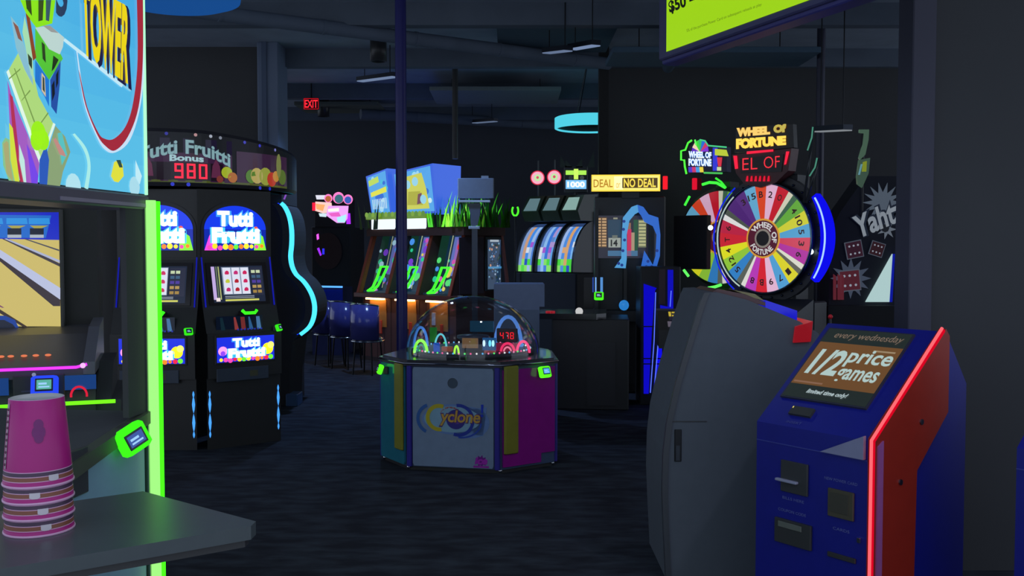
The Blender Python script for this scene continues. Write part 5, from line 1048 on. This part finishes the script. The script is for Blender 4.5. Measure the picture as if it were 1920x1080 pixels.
# yellow-lettered deck game
YM = frame((1.5, 8.1, 0), math.radians(-6)); yg = thing('yellow_deck_game', 'low black game with yellow lettering on its sloping deck, left of the tall grey cabinet', 'arcade machine', (1.5, 8.1, 0), math.radians(-6))
Y_ = lambda px, py, y=0: L(YM, px, py, y)
b = MB(); x0 = Y_(1236, 620)[0]; x1 = Y_(1330, 620)[0]; zf = Y_(0, 640)[1]; zdk = Y_(0, 608)[1]
b.box(x0 + .06, x1, .06, .7, 0, zf, '#08080c', .01); b.prism_x([(.0, zf), (.0, zdk), (.42, zdk + .14), (.7, zdk + .14), (.7, zf)], x0, x1, '#0c0c12'); b.build('cabinet_body', PLA, yg)
b = MB(); dk = lambda u, v: (x0 + .06 + (x1 - x0 - .06) * u, .02 + .38 * v, zdk + .012 + .38 * v / 3)
def dq(u0, u1, v0, v1, c, e=0): b.add([tuple(Vector(dk(u, v)) + Vector((0, 0, e))) for u, v in ((u0, v0), (u1, v0), (u1, v1), (u0, v1))], [[0, 1, 2, 3]], c)
dq(.05, .7, .1, .4, '#706878'); dq(.1, .6, .45, .9, '#282438', .001); dq(.6, .75, .7, .95, '#c03050', .002); dq(.35, .6, .12, .34, '#a8a8b0', .002)
for u0, u1, v0, v1 in ((.1, .16, .66, .92), (.18, .3, .84, .92), (.18, .26, .66, .74), (.33, .38, .64, .9), (.4, .52, .8, .88), (.26, .62, .36, .44), (.3, .34, .46, .62), (.38, .46, .5, .62), (.5, .54, .46, .64), (.56, .62, .46, .54)): dq(u0, u1, v0, v1, '#e8cc40', .004)
b.build('deck_art', screen_mat(.65), yg, 'sloping deck artwork with yellow lettering')

# ================================================================== DICE GAME (YAHTZEE) behind the pillar
ZM = frame((2.75, 9.3, 0), math.radians(0)); zg_ = thing('dice_game', 'dark game with dice artwork and white Yahtzee lettering beside the grey pillar', 'arcade machine', (2.75, 9.3, 0), 0)
Q = lambda px, py, y=0: L(ZM, px, py, y)
b = MB(); x0 = Q(1556, 500)[0]; b.prism_y([(x0, 0), (x0 + 1.0, 0), (x0 + 1.0, Q(0, 330)[1]), Q(1625, 330), Q(1575, 400), (x0, Q(0, 440)[1])], .02, .35, '#1c2030'); b.box(x0 - .05, x0 + 1.0, -.12, .02, 0, Q(0, 572)[1], '#06080f'); b.build('cabinet_body', MAT_, zg_)
b = MB()
def zp(pts, y, c): b.poly([Q(*p_) for p_ in pts], y, c)
q = Q(1656, 372); b.star(q[0], q[1] - .04, .2, .012, '#5c6878', 14, .5); q = Q(1660, 430); b.star(q[0] + .02, q[1], .1, .012, '#707a88', 7, .4)
q = Q(1596, 522); b.star(q[0], q[1], .2, .012, '#4a5468', 12, .55)
for cx, cy, s_, rt, c in ((1602, 468, .085, .2, '#3c2030'), (1645, 467, .07, -.3, '#382028'), (1594, 526, .105, .1, '#5c2834')):
    q = Q(cx, cy); pts = [(q[0] + s_ * 1.25 * math.cos(rt + PI / 4 + k * PI / 2), q[1] + s_ * 1.25 * math.sin(rt + PI / 4 + k * PI / 2)) for k in range(4)]
    b.poly([(x * 1.0, z) for x, z in [(q[0] + (p_[0] - q[0]) * 1.12, q[1] + (p_[1] - q[1]) * 1.12) for p_ in pts]], .008, '#586070'); b.poly(pts, .004, c)
    for i in (-1, 0, 1):
        for j in (-1, 1): u = s_ * .5 * i; v = s_ * .45 * j; b.disc(q[0] + u * math.cos(rt) - v * math.sin(rt), q[1] + u * math.sin(rt) + v * math.cos(rt), s_ * .12, .001, '#a8b0c0', 8)
b.text('Yahtzee', quad(ZM, (1606, 452), (1738, 398), (1726, 346), (1594, 408), .006), '#242c3c', .09); b.text('Yahtzee', quad(ZM, (1608, 449), (1734, 396), (1724, 352), (1597, 408), .002), '#9aa4b0', .03)
for x, z in ((1660, 428),): q = Q(x, z); b.disc(q[0], q[1], .04, .003, '#20242c', 8)
b.build('dice_artwork', screen_mat(.62), zg_, 'dice artwork and white Yahtzee lettering')
b = MB(); b.prism_y([Q(*p_) for p_ in ((1622, 566), (1666, 566), (1672, 476))], -.02, .0, '#b8d8d8'); b.build('lit_wedge', screen_mat(.85), zg_, 'pale lit triangle'); b = MB(); b.prism_y([Q(*p_) for p_ in ((1666, 566), (1671, 566), (1676, 476), (1672, 476))], -.03, .0, '#1020c0'); b.build('wedge_edge', screen_mat(.6), zg_)
b = MB()
for x in (1562, 1570, 1576): b.prism_y([Q(x, 562), Q(x + 5, 562), Q(x + 5, 518), Q(x, 514)], -.02, .0, '#8c3848'); 
each(b, 'ticket_rail', screen_mat(.35), zg_)
b = MB(); b.prism_y([Q(*p_) for p_ in ((1611, 243), (1629, 243), (1628, 262), (1622, 290), (1612, 300), (1610, 296), (1618, 270), (1620, 250), (1611, 249))], -.01, .02, '#5c7c68'); b.prism_y([Q(*p_) for p_ in ((1610, 300), (1631, 296), (1628, 325), (1616, 352), (1607, 345), (1606, 330))], -.01, .02, '#506c5c'); b.prism_y([Q(*p_) for p_ in ((1615, 322), (1623, 322), (1624, 302), (1617, 304))], -.02, -.011, '#a8b838'); b.prism_y([Q(*p_) for p_ in ((1608, 328), (1611, 328), (1616, 308), (1613, 308))], -.02, -.011, '#80c0d0'); b.build('number_sign', screen_mat(.5), zg_)
b = MB(); q = Q(1618, 350); b.cyl((q[0], .03, Q(0, 345)[1] - .3), (q[0], .03, Q(0, 245)[1]), .02, '#0a0c12', 8); b.build('sign_post', PLA, zg_)

# ================================================================== TALL GREY CABINET (seen from its side)
GM = frame((1.25, 4.85, 0), 0); gc = thing('grey_cabinet', 'tall plain dark grey game cabinet seen from the side, left of the blue kiosk', 'arcade machine', (1.25, 4.85, 0), 0)
G = lambda px, py, y=0: L(GM, px, py, y)
prof_px = [(1322, 549), (1316, 562), (1300, 612), (1284, 665), (1268, 720), (1252, 790), (1245, 850), (1243, 920), (1246, 1000), (1250, 1080)]
lp = [G(*q) for q in prof_px]; xb = lp[-1][0]
out = [(xb, 0)] + lp[::-1] + [G(1345, 548), G(1400, 562), G(1500, 603), G(1535, 625), (G(1560, 640)[0], G(0, 800)[1]), (G(1560, 640)[0], 0)]
b = MB(); b.prism_y(out, 0, .62, '#4c5460'); b.build('side_shell', MAT_, gc)
inn = [(x + .025, z - .01) for x, z in lp[::-1]]
b = MB()
for (xa, za), (xb_, zb_) in zip(lp, lp[1:]): b.add([(xa - .006, -.012, za), (xa + .022, -.012, za), (xb_ + .022, -.012, zb_), (xb_ - .006, -.012, zb_), (xa - .006, .02, za), (xa + .022, .02, za), (xb_ + .022, .02, zb_), (xb_ - .006, .02, zb_)], [[0, 1, 2, 3], [0, 3, 7, 4], [1, 5, 6, 2]], '#2c323c')
b.build('edge_moulding', PLA, gc)
b = MB(); q = G(1266, 805); r = G(1276, 865); b.box(q[0] - .004, r[0] + .004, -.006, 0, r[1], q[1], '#1a1e24', .003); b.box(q[0] + .002, r[0] - .004, -.009, -.006, r[1] + .004, (q[1] + r[1]) / 2, '#3c444e', .002); b.build('latch', MET, gc)
b = MB(); q = G(1252, 790); r = G(1325, 790); b.box(q[0], r[0], -.003, 0, q[1] - .003, q[1] + .002, '#14181c'); b.build('panel_seam', PLA, gc)
def slab(p0_, p1_, h, y0, y1, c):
    (xa, za), (xb_, zb_) = G(*p0_), G(*p1_); return [(xa, za), (xb_, zb_), (xb_, zb_ + h), (xa, za + h)]
b = MB(); b.prism_y(slab((1440, 586), (1500, 606), .06, 0, 0, 0), .05, .5, '#1418e0'); b.build('blue_trim', screen_mat(.7), gc, 'blue lit trim')
b = MB(); b.prism_y([G(*p_) for p_ in ((1486, 642), (1518, 640), (1522, 602), (1490, 612))], -.02, .3, '#c81828'); b.build('red_corner', screen_mat(.42), gc, 'red lit corner')
b = MB(); b.prism_y([G(*p_) for p_ in ((1340, 548), (1440, 575), (1440, 568), (1400, 552), (1350, 543))], .05, .5, '#50242c'); b.prism_y([G(*p_) for p_ in ((1380, 545), (1420, 560), (1440, 566), (1420, 552))], .05, .3, '#90885c'); b.build('deck_art', PLA, gc)
b = MB(); q = G(1557, 594, .6); b.ball((q[0], .6, q[1]), .014, '#ff2838', 8, 6); b.cyl((q[0], .6, q[1] - .12), (q[0], .6, q[1]), .006, '#222222', 6); b.box(q[0] - .03, q[0] + .03, .56, .62, q[1] - .35, q[1] - .1, '#14141c'); b.build('indicator', glow(1.0), gc, 'tiny red indicator lamp') if False else b.build('indicator', paint('indicator_red', .4), gc)

# ================================================================== BLUE KIOSK
fx = Vector((.323, -.43, 0)); fn_ = fx.normalized(); KR = math.atan2(fn_.y, fn_.x); KL = (1.42, 3.77, 0); KW = .56
kM = frame(KL, KR)                         # local: x along the front, 0 = right front edge, -KW = left; y goes back
def kiosk(loc, rz, label, full=True):
    t = thing('card_kiosk', label, 'kiosk', loc, rz, 'blue card kiosks')
    zk = .935; s1, z1 = .513, 1.345; s2_, z2 = .75, 1.1
    b = MB(); b.prism_x([(0, 0), (0, zk), (s1, z1), (s1 + .06, z1 - .01), (s2_, z2), (s2_, 0)], -KW, -.012, '#151c88'); b.build('cabinet_body', PLA, t, 'deep blue body')
    b = MB(); b.prism_x([(.0, 0), (.0, zk + .01), (s1, z1 + .012), (s1 + .03, z1 - .02), (s1 + .03, 1.0), (.306, .78), (.29, 0)], -.012, .02, '#98281a'); b.build('side_fin', PLA, t, 'orange-red side panel')
    b = MB(); b.prism_x([(.012, 0), (.012, zk - .02), (.05, zk - .0), (.05, 0)], .02, .026, '#a05a9a'); b.build('fin_strip', PLA, t)
    b = MB(); b.tube([(.013, -.0165, 0), (.013, -.0165, zk + .008), (.013, s1 - .02, z1 + .016)], .0065, '#ff6068', 10); b.build('light_tube', glow(1.3), t, 'bright red light tube')
    b = MB(); b.tube([(.011, -.006, 0), (.011, -.006, zk + .004), (.011, s1 - .012, z1 + .006)], .0115, '#f00828', 8); b.build('light_edge', glow(.8), t)
    b = MB()
    for s_, z in ((.33, .98), (.18, .75)): b.cyl((.018, s_, z), (.026, s_, z), .012, '#7a7a8a', 12)
    each(b, 'fin_bolt', MET, t)
    # sloped face frame: u across (0 left..1 right), v up the slope
    sl = Vector((0, s1, z1 - zk)); n = Vector((0, -(z1 - zk), s1)).normalized()
    def F(u, v, e=0): p_ = Vector((-KW + (KW - .012) * u, 0, zk)) + sl * v + n * e; return tuple(p_)
    def fq(b, pts, e, c): b.add([F(u, v, e) for u, v in pts], [list(range(len(pts)))], c)
    b = MB(); fr = [(.06, .24), (.84, .24), (.84, .94), (.06, .94)]; b.add([F(*p_, 0) for p_ in fr] + [F(*p_, .01) for p_ in fr], [[0, 1, 5, 4], [1, 2, 6, 5], [2, 3, 7, 6], [3, 0, 4, 7], [4, 5, 6, 7]], '#0c1030'); scf = b.build('screen_bezel', PLA, t)
    b = MB(); fq(b, [(.075, .25), (.83, .25), (.83, .93), (.075, .93)], .011, '#26302e'); fq(b, [(.075, .37), (.83, .37), (.83, .79), (.075, .79)], .0125, '#7a5430'); fq(b, [(.09, .4), (.36, .4), (.36, .385), (.09, .385)], .013, '#987058')
    def ft(s_, u0, u1, v0, v1, c, of=0, sh=0): b.text(s_, lambda a_, b__: F(u0 + (u1 - u0) * a_, v0 + (v1 - v0) * b__, .014), c, of, sh)
    ft('every wednesday', .17, .79, .82, .9, '#8c7868', 0, .25); ft('1/2', .13, .41, .47, .72, '#c8e4e0', .03, .1); ft('price', .42, .81, .57, .745, '#c8e4e0', .02, .05); ft('games', .42, .78, .41, .555, '#c8e4e0', .02, .05); ft('limited time only!', .27, .64, .285, .335, '#c8dce0', .03, .3); fq(b, [(.6, .735), (.79, .735), (.79, .75), (.6, .75)], .0135, '#b09878')
    b.build('screen', screen_mat(.72), scf, 'lit screen advertising half price games')
    b = MB(); cr = [(.24, .1), (.44, .1), (.44, .17), (.24, .17)]; b.add([F(*p_, 0) for p_ in cr] + [F(*p_, .012) for p_ in cr], [[0, 1, 5, 4], [1, 2, 6, 5], [2, 3, 7, 6], [3, 0, 4, 7], [4, 5, 6, 7]], '#101410'); sl_ = b.build('card_slot', PLA, t)
    b = MB(); fq(b, [(.245, .15), (.255, .15), (.255, .165), (.245, .165)], .013, '#f0e080'); b.build('status_lamp', glow(.9), sl_)
    # front face: u across, z height
    def X_(u): return -KW + (KW - .012) * u
    def fb(b, u0, u1, z0, z1_, y0, y1, c, bv=.003): b.box(X_(u0), X_(u1), y0, y1, z0, z1_, c, bv)
    b = MB(); fb(b, 0, 1, .853, .857, -.003, 0, '#3c4498', 0); b.build('panel_seam', PLA, t)
    b = MB(); b.prism_y([(X_(.62), .86), (X_(.985), .86), (X_(.985), .955)], -.02, -.002, '#8c8eae'); b.build('light_patch', PLA, t, 'pale triangle painted as reflected light')  # patch of reflected light on the front, made as a thin pale-coloured wedge
    b = MB(); fb(b, .25, .5, .655, .79, -.012, 0, '#141820'); fb(b, .22, .42, .7, .71, -.03, -.01, '#9a9cb4'); b.build('bill_acceptor', PLA, t)
    b = MB(); fb(b, .68, .9, .6, .715, -.012, 0, '#3c3620'); fb(b, .7, .86, .62, .7, -.014, -.012, '#2c2818', .001); b.build('card_dispenser', PLA, t)
    b = MB(); fb(b, .2, .54, .43, .535, -.015, 0, '#12161a'); fb(b, .24, .46, .5, .525, -.02, -.014, '#5a6058'); b.build('ticket_feeder', PLA, t)
    b = MB(); fb(b, .68, .92, .43, .45, -.01, 0, '#0c0e18'); b.build('coin_tray', PLA, t)
    b = MB(); fb(b, .93, .96, .52, .54, -.012, 0, '#c8ccd8', .002); b.build('key_lock', CHR, t)
    b = MB()
    for s_, u0, u1, z0 in (('BILLS HERE', .26, .46, .62), ('NEW POWER CARD', .64, .92, .745), ('COUPON CODE', .22, .48, .565), ('CARDS', .72, .86, .545)): b.text(s_, lambda a_, b__: (X_(u0 + (u1 - u0) * a_), -.002, z0 + .012 * b__), '#6870b0', 0)
    b.text('INSERT', lambda a_, b__: F(.26 + .14 * a_, .03 + .02 * b__, .002), '#5058a0', 0)
    b.build('printed_label', PLA, t)
    return t
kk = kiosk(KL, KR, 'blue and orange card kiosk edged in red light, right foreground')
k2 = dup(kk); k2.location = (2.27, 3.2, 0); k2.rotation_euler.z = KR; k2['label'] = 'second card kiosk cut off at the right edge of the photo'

# ================================================================== YELLOW PROMOTION SCREEN
a = P(1240, 115, 5.0); c = P(1590, -5, 3.72); d = Vector((c.x - a.x, c.y - a.y, 0)); YR = math.atan2(d.y, d.x); YL_ = (a.x, a.y, a.z); ym = frame(YL_, YR)
ys = thing('promotion_screen', 'large hanging screen with bright yellow-green price notice, top right', 'screen', YL_, YR)
V_ = lambda px, py, y=-.03: L(ym, px, py, y); ln = 1.6
b = MB(); b.box(0, ln, -.02, .07, 0, .95, '#26245c', .012); b.box(.0, ln, .0, .09, -.02, .03, '#3a3878', .01); b.build('screen_frame', PLA, ys)
q = V_(1247, 97)
b = MB(); x1 = ln - .04; b.rect(q[0], x1, q[1], .91, -.023, '#a0d810')
def yt(s_, q4, c, of=0): b.text(s_, quad(ym, *q4, -.026), c, of)
yt('$50 = 60% bonus', [(1256, 28), (1420, -38), (1420, -64), (1252, 2)], '#101408', .04)
yt('5% of the purchase Power Card on subsequent reloads at play', [(1288, 62), (1428, 12), (1428, 5), (1287, 55)], '#506a14', 0)
b.build('screen_picture', screen_mat(.95), ys, 'yellow-green notice with black lettering')
b = MB()
for x in (.3, 1.2): b.cyl((x, .03, .95), (x, .03, 4.25 - a.z), .015, '#202024', 8)
each(b, 'ceiling_mount', MET, ys)
p = P(1212, 18, 10.5); b = MB(); b.box(-.07, .0, -.04, .04, -.03, .03, '#a8b8c8', .006); b.cyl((-.1, 0, -.06), (-.1, 0, 4.25 - p.z), .008, '#98a8b8', 6); b.cyl((-.1, 0, -.05), (-.02, 0, -.02), .01, '#98a8b8', 6)
o = b.build('track_spotlight', PLA); o.location = p; tag(o, 'small pale ceiling spotlight left of the yellow screen', 'ceiling light')
